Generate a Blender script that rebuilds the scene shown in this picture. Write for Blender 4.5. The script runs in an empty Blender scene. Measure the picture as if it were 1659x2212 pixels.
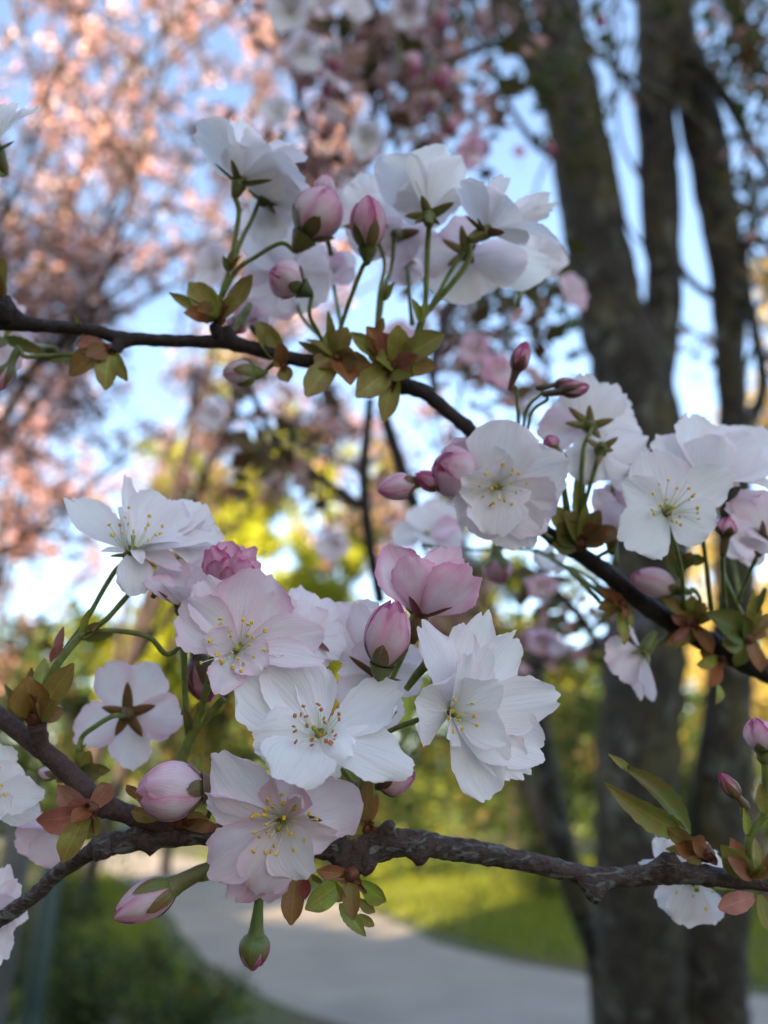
import bpy, math, random
import numpy as np
from mathutils import Vector, Matrix, noise, Quaternion

R = math.radians
sc = bpy.context.scene
col = sc.collection

# ------------------------------------------------------------------ camera
CAM_H, PITCH, FPX = 1.5, R(20.3), 1660.0
FOCUS = 0.160
W0, H0 = 1659.0, 2212.0                       # layout units: picture 1659 x 2212
C = Vector((0, 0, CAM_H))
RIGHT = Vector((1, 0, 0))
UP = Vector((0, -math.sin(PITCH), math.cos(PITCH)))
FWD = Vector((0, math.cos(PITCH), math.sin(PITCH)))
cd = bpy.data.cameras.new('camera'); cam = bpy.data.objects.new('camera', cd); col.objects.link(cam)
cam.location = C; cam.rotation_euler = (math.pi / 2 + PITCH, 0, 0)
cd.sensor_fit = 'HORIZONTAL'; cd.sensor_width = 36.0; cd.lens = 36.0 * FPX / W0
cd.clip_start = 0.01; cd.clip_end = 2000
cd.dof.use_dof = True; cd.dof.focus_distance = FOCUS; cd.dof.aperture_fstop = 12.5
sc.camera = cam

# ------------------------------------------------------------------ sky, sun, exposure
SUN_AZ, SUN_EL = R(212), R(15)                # clockwise from +Y: low behind the viewer
w = bpy.data.worlds.new('World'); sc.world = w; w.use_nodes = True
bg = w.node_tree.nodes['Background']
sky = w.node_tree.nodes.new('ShaderNodeTexSky'); sky.sky_type = 'NISHITA'; sky.sun_disc = False
sky.sun_elevation = SUN_EL; sky.sun_rotation = SUN_AZ
sky.air_density = 0.85; sky.dust_density = 2.0; sky.ozone_density = 0.7
w.node_tree.links.new(sky.outputs[0], bg.inputs[0]); bg.inputs[1].default_value = 0.12
sl = bpy.data.lights.new('sun', 'SUN'); sl.energy = 5.0; sl.angle = R(0.6); sl.color = (1.0, 0.72, 0.45)
sun = bpy.data.objects.new('sun', sl); col.objects.link(sun)
SD = Vector((math.sin(SUN_AZ) * math.cos(SUN_EL), math.cos(SUN_AZ) * math.cos(SUN_EL), math.sin(SUN_EL)))
sun.rotation_euler = SD.to_track_quat('Z', 'Y').to_euler()
sun.location = SD * 30
sc.view_settings.view_transform = 'Standard'; sc.view_settings.look = 'None'
sc.view_settings.gamma = 1.0; sc.view_settings.use_curve_mapping = False
sc.view_settings.exposure = 2.6
sc.cycles.use_denoising = True
sc.cycles.max_bounces = 8; sc.cycles.transmission_bounces = 6; sc.cycles.diffuse_bounces = 7

# ------------------------------------------------------------------ placing helpers
KS = 1659.0 / 1732.0
def P(x, y, d):
    return C + FWD * d + RIGHT * ((x - W0 / 2) / FPX * d) + UP * ((H0 / 2 - y) / FPX * d)
def V(a, b, c):
    return RIGHT * a + UP * b - FWD * c       # right, up, towards the viewer
class Zone:
    def __init__(s, x0, y0, wid): s.x0, s.y0, s.k = x0 * KS, y0 * KS, wid / 1659.0 * KS
    def __call__(s, x, y): return s.x0 + x * s.k, s.y0 + y * s.k
ZW = Zone(0, 0, 1732)
ZA = Zone(400, 1600, 600); ZB = Zone(600, 1200, 700); ZC = Zone(100, 1050, 700); ZD = Zone(0, 1400, 700)
ZE = Zone(832, 750, 900); ZF = Zone(400, 250, 900); ZG = Zone(1232, 1500, 500); ZH = Zone(1232, 1200, 500)
ZI = Zone(0, 550, 700)

# ------------------------------------------------------------------ object helpers
def tag(o, label, cat, group=None, kind=None):
    if label: o['label'] = label
    if cat: o['category'] = cat
    if group: o['group'] = group
    if kind: o['kind'] = kind
    return o
def empty(name, loc):
    o = bpy.data.objects.new(name, None); col.objects.link(o); o.location = loc; o.empty_display_size = 0.01
    return o
def mesh_obj(name, verts, faces, mats, parent=None, smooth=True, uvs=None, loc=None, matidx=None):
    me = bpy.data.meshes.new(name)
    me.from_pydata([tuple(v) for v in verts], [], faces)
    if smooth: me.polygons.foreach_set('use_smooth', [True] * len(me.polygons))
    for m in (mats if isinstance(mats, (list, tuple)) else [mats]): me.materials.append(m)
    if matidx is not None: me.polygons.foreach_set('material_index', matidx)
    if uvs is not None:
        ul = me.uv_layers.new(name='UVMap')
        li = np.empty(len(me.loops), dtype=np.int32); me.loops.foreach_get('vertex_index', li)
        ul.data.foreach_set('uv', np.asarray(uvs, dtype=np.float32)[li].ravel())
    me.update()
    return link(name, me, parent, loc)
def link(name, me, parent=None, loc=None):
    o = bpy.data.objects.new(name, me); col.objects.link(o)
    if parent: o.parent = parent
    if loc is not None: o.location = loc
    return o

# ------------------------------------------------------------------ materials
def newmat(name):
    m = bpy.data.materials.new(name); m.use_nodes = True
    nt = m.node_tree; nt.nodes.clear()
    out = nt.nodes.new('ShaderNodeOutputMaterial')
    return m, nt, out
def N(nt, t, **kw):
    n = nt.nodes.new(t)
    for k, v in kw.items():
        if k in n.inputs: n.inputs[k].default_value = v
        else: setattr(n, k, v)
    return n
def ramp(nt, fac, stops):
    r = nt.nodes.new('ShaderNodeValToRGB'); els = r.color_ramp.elements
    while len(els) < len(stops): els.new(0.5)
    for e, (p, c) in zip(els, stops): e.position = p; e.color = (*c, 1) if len(c) == 3 else c
    nt.links.new(fac, r.inputs[0]); return r.outputs[0]
def mix(nt, fac, a, b, mode='MIX'):
    m = nt.nodes.new('ShaderNodeMix'); m.data_type = 'RGBA'; m.blend_type = mode
    for i, v in ((0, fac), (6, a), (7, b)):
        if hasattr(v, 'links'): nt.links.new(v, m.inputs[i])
        else: m.inputs[i].default_value = v if i == 0 else (*v, 1)
    return m.outputs[2]
def math_(nt, op, a, b=None):
    m = nt.nodes.new('ShaderNodeMath'); m.operation = op
    for i, v in ((0, a), (1, b)):
        if v is None: continue
        if hasattr(v, 'links'): nt.links.new(v, m.inputs[i])
        else: m.inputs[i].default_value = v
    return m.outputs[0]
def thin(nt, out, colour, trans, rough=0.55, bump=None, spec=0.25, tcol=None):
    p = N(nt, 'ShaderNodeBsdfPrincipled'); p.inputs['Roughness'].default_value = rough
    p.inputs['Specular IOR Level'].default_value = spec
    t = N(nt, 'ShaderNodeBsdfTranslucent'); ms = N(nt, 'ShaderNodeMixShader'); ms.inputs[0].default_value = trans
    if hasattr(colour, 'links'):
        nt.links.new(colour, p.inputs['Base Color']); nt.links.new(tcol or colour, t.inputs['Color'])
    else:
        p.inputs['Base Color'].default_value = (*colour, 1); t.inputs['Color'].default_value = (*(tcol or colour), 1)
    if bump is not None:
        nt.links.new(bump, p.inputs['Normal'])
    nt.links.new(p.outputs[0], ms.inputs[1]); nt.links.new(t.outputs[0], ms.inputs[2]); nt.links.new(ms.outputs[0], out.inputs[0])

def petal_material():
    m, nt, out = newmat('petal')
    uv = N(nt, 'ShaderNodeUVMap'); uv.uv_map = 'UVMap'
    sep = N(nt, 'ShaderNodeSeparateXYZ'); nt.links.new(uv.outputs[0], sep.inputs[0])
    oi = N(nt, 'ShaderNodeObjectInfo'); oc = N(nt, 'ShaderNodeSeparateColor'); nt.links.new(oi.outputs['Color'], oc.inputs[0])
    # fan of fine veins along the petal
    mp = N(nt, 'ShaderNodeCombineXYZ')
    nt.links.new(math_(nt, 'MULTIPLY', sep.outputs[0], 30.0), mp.inputs[0])
    nt.links.new(math_(nt, 'MULTIPLY', sep.outputs[1], 2.2), mp.inputs[1])
    nt.links.new(math_(nt, 'MULTIPLY', oi.outputs['Random'], 90.0), mp.inputs[2])
    nz = N(nt, 'ShaderNodeTexNoise'); nz.inputs['Scale'].default_value = 1.0; nz.inputs['Detail'].default_value = 3.0
    nz.inputs['Distortion'].default_value = 0.5
    nt.links.new(mp.outputs[0], nz.inputs['Vector'])
    mp2 = N(nt, 'ShaderNodeCombineXYZ')
    nt.links.new(math_(nt, 'MULTIPLY', sep.outputs[0], 3.5), mp2.inputs[0]); nt.links.new(math_(nt, 'MULTIPLY', sep.outputs[1], 3.0), mp2.inputs[1])
    nt.links.new(math_(nt, 'MULTIPLY', oi.outputs['Random'], 50.0), mp2.inputs[2])
    nb = N(nt, 'ShaderNodeTexNoise'); nb.inputs['Scale'].default_value = 1.0; nt.links.new(mp2.outputs[0], nb.inputs['Vector'])
    # blush: pinkness of this petal, stronger towards the edge and in cloudy patches
    edge = math_(nt, 'ABSOLUTE', math_(nt, 'SUBTRACT', sep.outputs[0], 0.5))
    edge = math_(nt, 'POWER', math_(nt, 'MULTIPLY', edge, 2.0), 3.0)
    along = math_(nt, 'POWER', sep.outputs[1], 4.0)
    blush = math_(nt, 'ADD', math_(nt, 'MULTIPLY', edge, 0.6), math_(nt, 'MULTIPLY', along, 0.5))
    blush = math_(nt, 'ADD', blush, math_(nt, 'MULTIPLY', nb.outputs[0], 1.1))
    blush = math_(nt, 'MULTIPLY', math_(nt, 'MULTIPLY', blush, 1.15), oc.outputs[0])
    blush = math_(nt, 'ADD', blush, math_(nt, 'MULTIPLY', math_(nt, 'SUBTRACT', nz.outputs[0], 0.5), math_(nt, 'MULTIPLY', oc.outputs[0], 0.9)))
    c = ramp(nt, blush, [(0.0, (0.95, 0.945, 0.94)), (0.2, (0.91, 0.79, 0.835)), (0.55, (0.84, 0.46, 0.59)), (1.0, (0.58, 0.11, 0.28))])
    vein = ramp(nt, nz.outputs[0], [(0.36, (0.86, 0.80, 0.86)), (0.50, (1, 1, 1))])
    c = mix(nt, 0.42, c, vein, 'MULTIPLY')
    base = ramp(nt, sep.outputs[1], [(0.0, (1, 1, 1)), (0.26, (0, 0, 0))])
    bs = N(nt, 'ShaderNodeSeparateColor'); nt.links.new(base, bs.inputs[0])
    c = mix(nt, math_(nt, 'MULTIPLY', bs.outputs[0], math_(nt, 'MULTIPLY', oc.outputs[1], 0.85)), c, (0.55, 0.60, 0.24))
    bp = N(nt, 'ShaderNodeBump'); bp.inputs['Strength'].default_value = 0.3; bp.inputs['Distance'].default_value = 0.0008
    nt.links.new(nz.outputs[0], bp.inputs['Height'])
    thin(nt, out, c, 0.42, 0.5, bp.outputs[0], 0.2)
    return m
def leaf_material(name='leaf', trans=0.3):
    m, nt, out = newmat(name)
    oi = N(nt, 'ShaderNodeObjectInfo')
    uv = N(nt, 'ShaderNodeUVMap'); uv.uv_map = 'UVMap'
    sep = N(nt, 'ShaderNodeSeparateXYZ'); nt.links.new(uv.outputs[0], sep.inputs[0])
    tc = N(nt, 'ShaderNodeTexCoord')
    nz = N(nt, 'ShaderNodeTexNoise'); nz.inputs['Scale'].default_value = 340; nz.inputs['Detail'].default_value = 4; nt.links.new(tc.outputs['Object'], nz.inputs['Vector'])
    vn = N(nt, 'ShaderNodeTexVoronoi'); vn.feature = 'DISTANCE_TO_EDGE'; vn.inputs['Scale'].default_value = 1500; nt.links.new(tc.outputs['Object'], vn.inputs['Vector'])
    # red-bronze patches towards tip and rim, as young cherry leaves have
    f = math_(nt, 'ADD', math_(nt, 'MULTIPLY', sep.outputs[1], 0.35), nz.outputs[0])
    f2 = ramp(nt, f, [(0.52, (0, 0, 0)), (0.80, (1, 1, 1))])
    fs = N(nt, 'ShaderNodeSeparateColor'); nt.links.new(f2, fs.inputs[0])
    c = mix(nt, math_(nt, 'MULTIPLY', fs.outputs[0], 0.42), oi.outputs['Color'], (0.25, 0.075, 0.035))
    vv = ramp(nt, vn.outputs['Distance'], [(0.0, (1.12, 1.12, 1.05)), (0.12, (0.95, 0.95, 0.95))])
    c = mix(nt, 0.8, c, vv, 'MULTIPLY')
    mid = math_(nt, 'ABSOLUTE', math_(nt, 'SUBTRACT', sep.outputs[0], 0.5))
    mm = ramp(nt, mid, [(0.0, (1.5, 1.45, 1.2)), (0.045, (1, 1, 1))])
    c = mix(nt, 0.8, c, mm, 'MULTIPLY')
    bp = N(nt, 'ShaderNodeBump'); bp.inputs['Strength'].default_value = 0.35; bp.inputs['Distance'].default_value = 0.0004
    nt.links.new(vn.outputs['Distance'], bp.inputs['Height'])
    thin(nt, out, c, trans, 0.42, bp.outputs[0], 0.4)
    return m
def bark_material(name, base, dark, flake, amount, scale, fs_=0.28, stretch=(1, 1, 1), moss=None):
    m, nt, out = newmat(name)
    tc = N(nt, 'ShaderNodeTexCoord'); uv = N(nt, 'ShaderNodeUVMap'); uv.uv_map = 'UVMap'
    mp = N(nt, 'ShaderNodeMapping'); nt.links.new(uv.outputs[0], mp.inputs[0]); mp.inputs['Scale'].default_value = (2.2, 1, 1)
    a = N(nt, 'ShaderNodeTexNoise'); a.inputs['Scale'].default_value = scale; a.inputs['Detail'].default_value = 7; a.inputs['Roughness'].default_value = 0.65
    nt.links.new(tc.outputs['Object'], a.inputs['Vector'])
    b = N(nt, 'ShaderNodeTexNoise'); b.inputs['Scale'].default_value = scale * fs_; b.inputs['Detail'].default_value = 6; b.inputs['Roughness'].default_value = 0.6; b.inputs['Distortion'].default_value = 1.2
    bm_ = N(nt, 'ShaderNodeMapping'); nt.links.new(tc.outputs['Object'], bm_.inputs[0]); bm_.inputs['Scale'].default_value = stretch; nt.links.new(bm_.outputs[0], b.inputs['Vector'])
    c = ramp(nt, a.outputs[0], [(0.3, dark), (0.62, base)])
    fl = ramp(nt, b.outputs[0], [(0.60 - amount, (0, 0, 0)), (0.68 - amount, (1, 1, 1))])
    fs = N(nt, 'ShaderNodeSeparateColor'); nt.links.new(fl, fs.inputs[0])
    cf = mix(nt, a.outputs[0], tuple(x * 0.55 for x in flake), tuple(x * 1.3 for x in flake))
    c = mix(nt, math_(nt, 'MULTIPLY', fs.outputs[0], 0.9), c, cf)
    if moss:
        mo = N(nt, 'ShaderNodeTexNoise'); mo.inputs['Scale'].default_value = scale * 0.33; mo.inputs['Detail'].default_value = 8; mo.inputs['Roughness'].default_value = 0.7
        mm_ = N(nt, 'ShaderNodeMapping'); mm_.inputs['Location'].default_value = (3.7, 1.2, 9.1); mm_.inputs['Scale'].default_value = (1, 1, 0.45); nt.links.new(tc.outputs['Object'], mm_.inputs[0]); nt.links.new(mm_.outputs[0], mo.inputs['Vector'])
        mr = ramp(nt, mo.outputs[0], [(0.52, (0, 0, 0)), (0.64, (1, 1, 1))]); mz = N(nt, 'ShaderNodeSeparateColor'); nt.links.new(mr, mz.inputs[0])
        c = mix(nt, math_(nt, 'MULTIPLY', mz.outputs[0], 0.75), c, moss)
    # pale short lenticels across the bark
    lm = N(nt, 'ShaderNodeMapping'); nt.links.new(uv.outputs[0], lm.inputs[0]); lm.inputs['Scale'].default_value = (scale * 1.6, scale * 0.35, 1)
    lv = N(nt, 'ShaderNodeTexVoronoi'); lv.inputs['Scale'].default_value = 1.0; nt.links.new(lm.outputs[0], lv.inputs['Vector'])
    ll = ramp(nt, lv.outputs['Distance'], [(0.10, (1, 1, 1)), (0.17, (0, 0, 0))])
    ls = N(nt, 'ShaderNodeSeparateColor'); nt.links.new(ll, ls.inputs[0])
    c = mix(nt, math_(nt, 'MULTIPLY', ls.outputs[0], 0.6), c, tuple(min(1, x * 1.5 + 0.03) for x in base))
    h = math_(nt, 'ADD', a.outputs[0], math_(nt, 'MULTIPLY', fs.outputs[0], 0.4))
    h = math_(nt, 'ADD', h, math_(nt, 'MULTIPLY', ls.outputs[0], 0.3))
    bp = N(nt, 'ShaderNodeBump'); bp.inputs['Strength'].default_value = 1.0; bp.inputs['Distance'].default_value = 0.5 / scale
    nt.links.new(h, bp.inputs['Height'])
    p = N(nt, 'ShaderNodeBsdfPrincipled'); nt.links.new(c, p.inputs['Base Color']); nt.links.new(bp.outputs[0], p.inputs['Normal'])
    p.inputs['Roughness'].default_value = 0.68; p.inputs['Specular IOR Level'].default_value = 0.35
    nt.links.new(p.outputs[0], out.inputs[0])
    return m
def plain(name, c, rough=0.6, trans=0.0, var=0.25, scale=900):
    m, nt, out = newmat(name)
    tc = N(nt, 'ShaderNodeTexCoord'); nz = N(nt, 'ShaderNodeTexNoise'); nz.inputs['Scale'].default_value = scale; nz.inputs['Detail'].default_value = 3
    nt.links.new(tc.outputs['Object'], nz.inputs['Vector'])
    cc = ramp(nt, nz.outputs[0], [(0.3, tuple(x * (1 - var) for x in c)), (0.7, tuple(min(1, x * (1 + var)) for x in c))])
    if trans: thin(nt, out, cc, trans, rough)
    else:
        p = N(nt, 'ShaderNodeBsdfPrincipled'); nt.links.new(cc, p.inputs['Base Color']); p.inputs['Roughness'].default_value = rough
        nt.links.new(p.outputs[0], out.inputs[0])
    return m
def faced(name, cols, trans=0.35, rough=0.6):
    """foliage seen from afar: each small face takes one of the given colours"""
    m, nt, out = newmat(name)
    at = N(nt, 'ShaderNodeAttribute'); at.attribute_name = 'tone'
    c = ramp(nt, at.outputs['Fac'], [(i / max(1, len(cols) - 1), k) for i, k in enumerate(cols)])
    thin(nt, out, c, trans, rough)
    return m

M = {}
M['petal'] = petal_material()
M['leaf'] = leaf_material('young_leaf', 0.40)
M['sepal'] = leaf_material('sepal', 0.18)
M['stem'] = plain('green_stalk', (0.155, 0.175, 0.042), 0.45, 0.12, 0.3, 500)
M['anther'] = plain('anther_yellow', (0.85, 0.50, 0.05), 0.6, 0, 0.3, 2500)
M['anther_red'] = plain('anther_russet', (0.45, 0.16, 0.05), 0.6, 0, 0.35, 2500)
M['filament'] = plain('filament', (0.80, 0.80, 0.66), 0.5, 0.2, 0.1)
M['pistil'] = plain('pistil', (0.36, 0.36, 0.06), 0.45, 0.1, 0.2)
M['cup'] = plain('nectar_cup', (0.30, 0.24, 0.04), 0.5, 0.1, 0.35)
M['scale'] = plain('bud_scale', (0.13, 0.045, 0.022), 0.5, 0.05, 0.4, 700)
M['bark_grey'] = bark_material('grey_flaking_bark', (0.085, 0.050, 0.042), (0.020, 0.012, 0.011), (0.17, 0.158, 0.145), 0.085, 620, 0.7, (0.34, 1, 1))
M['bark_red'] = bark_material('young_red_bark', (0.080, 0.042, 0.034), (0.034, 0.018, 0.016), (0.14, 0.11, 0.10), -0.05, 800)
M['bark_dark'] = bark_material('dark_twig_bark', (0.034, 0.018, 0.015), (0.013, 0.007, 0.006), (0.07, 0.06, 0.055), -0.02, 500)
M['bark_trunk'] = bark_material('cherry_trunk_bark', (0.042, 0.035, 0.027), (0.010, 0.008, 0.006), (0.15, 0.155, 0.13), 0.06, 22, 0.55, (1, 1, 0.5), (0.095, 0.08, 0.02))
M['bark_far'] = bark_material('far_bark', (0.045, 0.034, 0.03), (0.018, 0.013, 0.012), (0.08, 0.07, 0.065), 0.0, 20)

# ------------------------------------------------------------------ shapes
def catmull(pts, n):
    pts = [Vector(p) for p in pts]; out = []
    q = [pts[0] * 2 - pts[1]] + pts + [pts[-1] * 2 - pts[-2]]
    for i in range(1, len(q) - 2):
        for k in range(n):
            t = k / n; a, b, c, d = q[i - 1], q[i], q[i + 1], q[i + 2]
            out.append(0.5 * ((2 * b) + (c - a) * t + (2 * a - 5 * b + 4 * c - d) * t * t + (3 * b - a - 3 * c + d) * t ** 3))
    out.append(pts[-1]); return out
def interp(vals, n):
    out = []
    for i in range(len(vals) - 1):
        for k in range(n):
            t = k / n; t = t * t * (3 - 2 * t); out.append(vals[i] * (1 - t) + vals[i + 1] * t)
    out.append(vals[-1]); return out
def tube(pts, radii, sides=8, rough=0.0, nfreq=200.0, bumps=(), cap=True, origin=Vector((0, 0, 0)), ridge=0.0):
    """tapered tube along pts, returns verts, faces, uvs. bumps: (centre, radius, height, direction)"""
    vs, fs, uv = [], [], []
    t0 = (pts[1] - pts[0]).normalized(); ref = Vector((0, 0, 1)) if abs(t0.z) < 0.9 else Vector((1, 0, 0))
    nrm = t0.cross(ref).normalized(); L = 0.0
    n = len(pts)
    for i, p in enumerate(pts):
        t = (pts[min(i + 1, n - 1)] - pts[max(i - 1, 0)]).normalized()
        nrm = (nrm - t * nrm.dot(t)).normalized(); bn = t.cross(nrm)
        if i: L += (p - pts[i - 1]).length
        for k in range(sides):
            a = 2 * math.pi * k / sides
            d = nrm * math.cos(a) + bn * math.sin(a); r = radii[i]; q = p + d * r
            if rough:
                h = noise.noise(q * nfreq) + 0.5 * noise.noise(q * nfreq * 2.3)
                r *= 1 + rough * h
                if ridge: r *= 1 + ridge * max(0, noise.noise(Vector((L * nfreq * 1.4, 3.1, a * 0.25))))
            q = p + d * r
            for (bc, br, bh, bd) in bumps:
                dd = (q - bc).length
                if dd < br:
                    wgt = (1 - (dd / br) ** 2) ** 2
                    q = q + (bd * bh + d * (bh * 0.3)) * wgt * max(0.0, 0.35 + d.dot(bd)) * (1 + 0.5 * noise.noise(q * nfreq * 2))
            vs.append(q - origin); uv.append((L, radii[i] * a))
        if i:
            o = (i - 1) * sides
            for k in range(sides):
                fs.append((o + k, o + (k + 1) % sides, o + sides + (k + 1) % sides, o + sides + k))
    if cap:
        for e, o in ((0, 0), (n - 1, (n - 1) * sides)):
            ci = len(vs); vs.append(pts[e] - origin); uv.append((0, 0))
            for k in range(sides): fs.append((o + k, o + (k + 1) % sides, ci))
    return vs, fs, uv
def stalk(name, pts, radii, mat, parent, sides=7, sub=5):
    if name == 'stalk': radii = [q * 0.8 for q in radii]
    p = catmull(pts, sub); r = interp(radii, sub) if len(radii) == len(pts) else [radii[0]] * len(p)
    v, f, u = tube(p, r, sides, origin=Vector(parent.location))
    return mesh_obj(name, v, f, mat, parent, uvs=u)

def blade(B, T, Wd, nhint, kind='petal', roll=0.0, cup=0.25, bow=0.0, curl=0.0, serr=0.03, notch=0.05, rip=0.03, rng=random, nu=17, nv=14, skew=0.0, origin=None):
    """a petal, leaf or sepal from base B to tip T; nhint is the side it hollows towards"""
    d = T - B; L = d.length; d.normalize()
    n = nhint - d * nhint.dot(d)
    if n.length < 1e-5: n = d.orthogonal()
    n.normalize(); n = Quaternion(d, R(roll)) @ n
    s_ = d.cross(n).normalized()
    origin = origin or B
    jag = [rng.uniform(-1, 1) for _ in range(nu)]; jag2 = [rng.uniform(-1, 1) for _ in range(nu)]
    lob = [rng.uniform(-1, 1) for _ in range(8)]
    def lobe(s):
        q = (s + 1) / 2 * 6.999; i = int(q); return lob[i] * (1 - (q - i)) + lob[min(7, i + 1)] * (q - i)
    sj = [0.9 * lobe(-1 + 2 * i / (nu - 1)) + 0.45 * jag[i] * (0.3 + 0.7 * abs(lobe(-1 + 2 * ((i * 7) % nu) / (nu - 1)))) for i in range(nu)]
    ph = [rng.uniform(0, 6.28) for _ in range(5)]; nsh = rng.uniform(-0.15, 0.15)
    edge = [[rng.uniform(-1, 1) for _ in range(nv + 1)] for _ in range(2)]
    vs, fs, uv = [], [], []
    for j in range(nv + 1):
        t = j / nv
        for i in range(nu):
            s = -1 + 2 * i / (nu - 1)
            if kind == 'petal':
                f = 0.13 + 0.87 * math.sin(math.pi / 2 * min(1.0, t / 0.66)) ** 1.15
                if t > 0.66: f = math.sqrt(max(0, 1 - ((t - 0.66) / 0.34 * 0.66) ** 2))
                al = t - 0.20 * s * s * t ** 3 - notch * math.exp(-((s - nsh) / 0.13) ** 2) * t ** 9 + serr * sj[i] * t ** 12
                al += 0.02 * math.sin(3 * s + ph[3]) * t ** 3
                if abs(s) > 0.99 and t > 0.4: f *= 1 + 0.05 * edge[0 if s < 0 else 1][j]
            elif kind == 'leaf':
                f = (math.sin(math.pi * min(1, t ** 0.85)) ** 0.8) * 0.97 + 0.05 * (1 - t) + 0.015
                al = t
                if abs(s) > 0.99: f *= 1 + serr * 2.2 * (1 if j % 2 else -0.6)
            elif kind == 'spoon':
                f = 0.30 + 0.70 * math.sin(math.pi / 2 * min(1, t / 0.6))
                if t > 0.6: f = math.sqrt(max(0.0, 1 - ((t - 0.6) / 0.4 * 0.93) ** 2))
                al = t - 0.08 * s * s * t ** 3
                if abs(s) > 0.99: f *= 1 + serr * edge[0 if s < 0 else 1][j]
            else:                                       # sepal
                f = (1 - t) ** 0.75 * (0.75 + 0.9 * t) + 0.02
                al = t
            hw = Wd / 2 * f
            x = hw * s + skew * Wd * t * t * (1 - t) * 2
            h = cup * hw * s * s * (0.35 + 0.65 * t) + bow * L * math.sin(math.pi * t) + curl * L * t ** 3
            h += rip * Wd * (math.sin(2.6 * s + ph[0] + 1.5 * t) + 0.6 * math.sin(5.2 * s + ph[1]) * t + 0.35 * math.sin(9 * s + ph[2]) * t ** 3) * t * t
            h += rip * 0.5 * Wd * jag2[i] * t ** 8 * 0.6
            vs.append(B + d * (al * L) + s_ * x + n * h - origin); uv.append((s * 0.5 + 0.5, t))
    for j in range(nv):
        for i in range(nu - 1):
            a = j * nu + i; fs.append((a, a + 1, a + nu + 1, a + nu))
    return vs, fs, uv

_anther = None
def anther_mesh(mat, key, cache={}):
    if key in cache: return cache[key]
    vs, fs = [], []
    for lob in (-1, 1):
        o = len(vs)
        for j in range(5):
            th = math.pi * (j + 0.5) / 5
            for k in range(6):
                a = 2 * math.pi * k / 6
                vs.append((lob * 0.00017 + 0.00026 * math.sin(th) * math.cos(a), 0.00026 * math.sin(th) * math.sin(a), 0.00048 * math.cos(th)))
        for j in range(4):
            for k in range(6): fs.append((o + j * 6 + k, o + j * 6 + (k + 1) % 6, o + (j + 1) * 6 + (k + 1) % 6, o + (j + 1) * 6 + k))
        fs.append(tuple(o + k for k in range(5, -1, -1))); fs.append(tuple(o + 24 + k for k in range(6)))
    me = bpy.data.meshes.new('anther'); me.from_pydata(vs, [], fs); me.polygons.foreach_set('use_smooth', [True] * len(me.polygons))
    me.materials.append(mat); cache[key] = me
    return me

def solve_tip(zone, x, y, d, c3, A, el):
    """tip depth that gives the petal the elevation el above the flower's disc"""
    best, bz = 1e9, 0
    B = P(*c3)
    sc_ = d / FPX
    X, Y = zone(x, y)
    r = math.hypot(X - c3[0], Y - c3[1]) * sc_
    for k in range(-60, 61):
        dz = r * k / 50.0
        o = P(X, Y, d - dz) - B
        e = abs(o.normalized().dot(A) - math.sin(el)) + 0.10 * abs(k) / 60
        if e < best: best, bz = e, dz
    return bz

def Q(x, y, w, **k): return (x, y, w, k)

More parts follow.
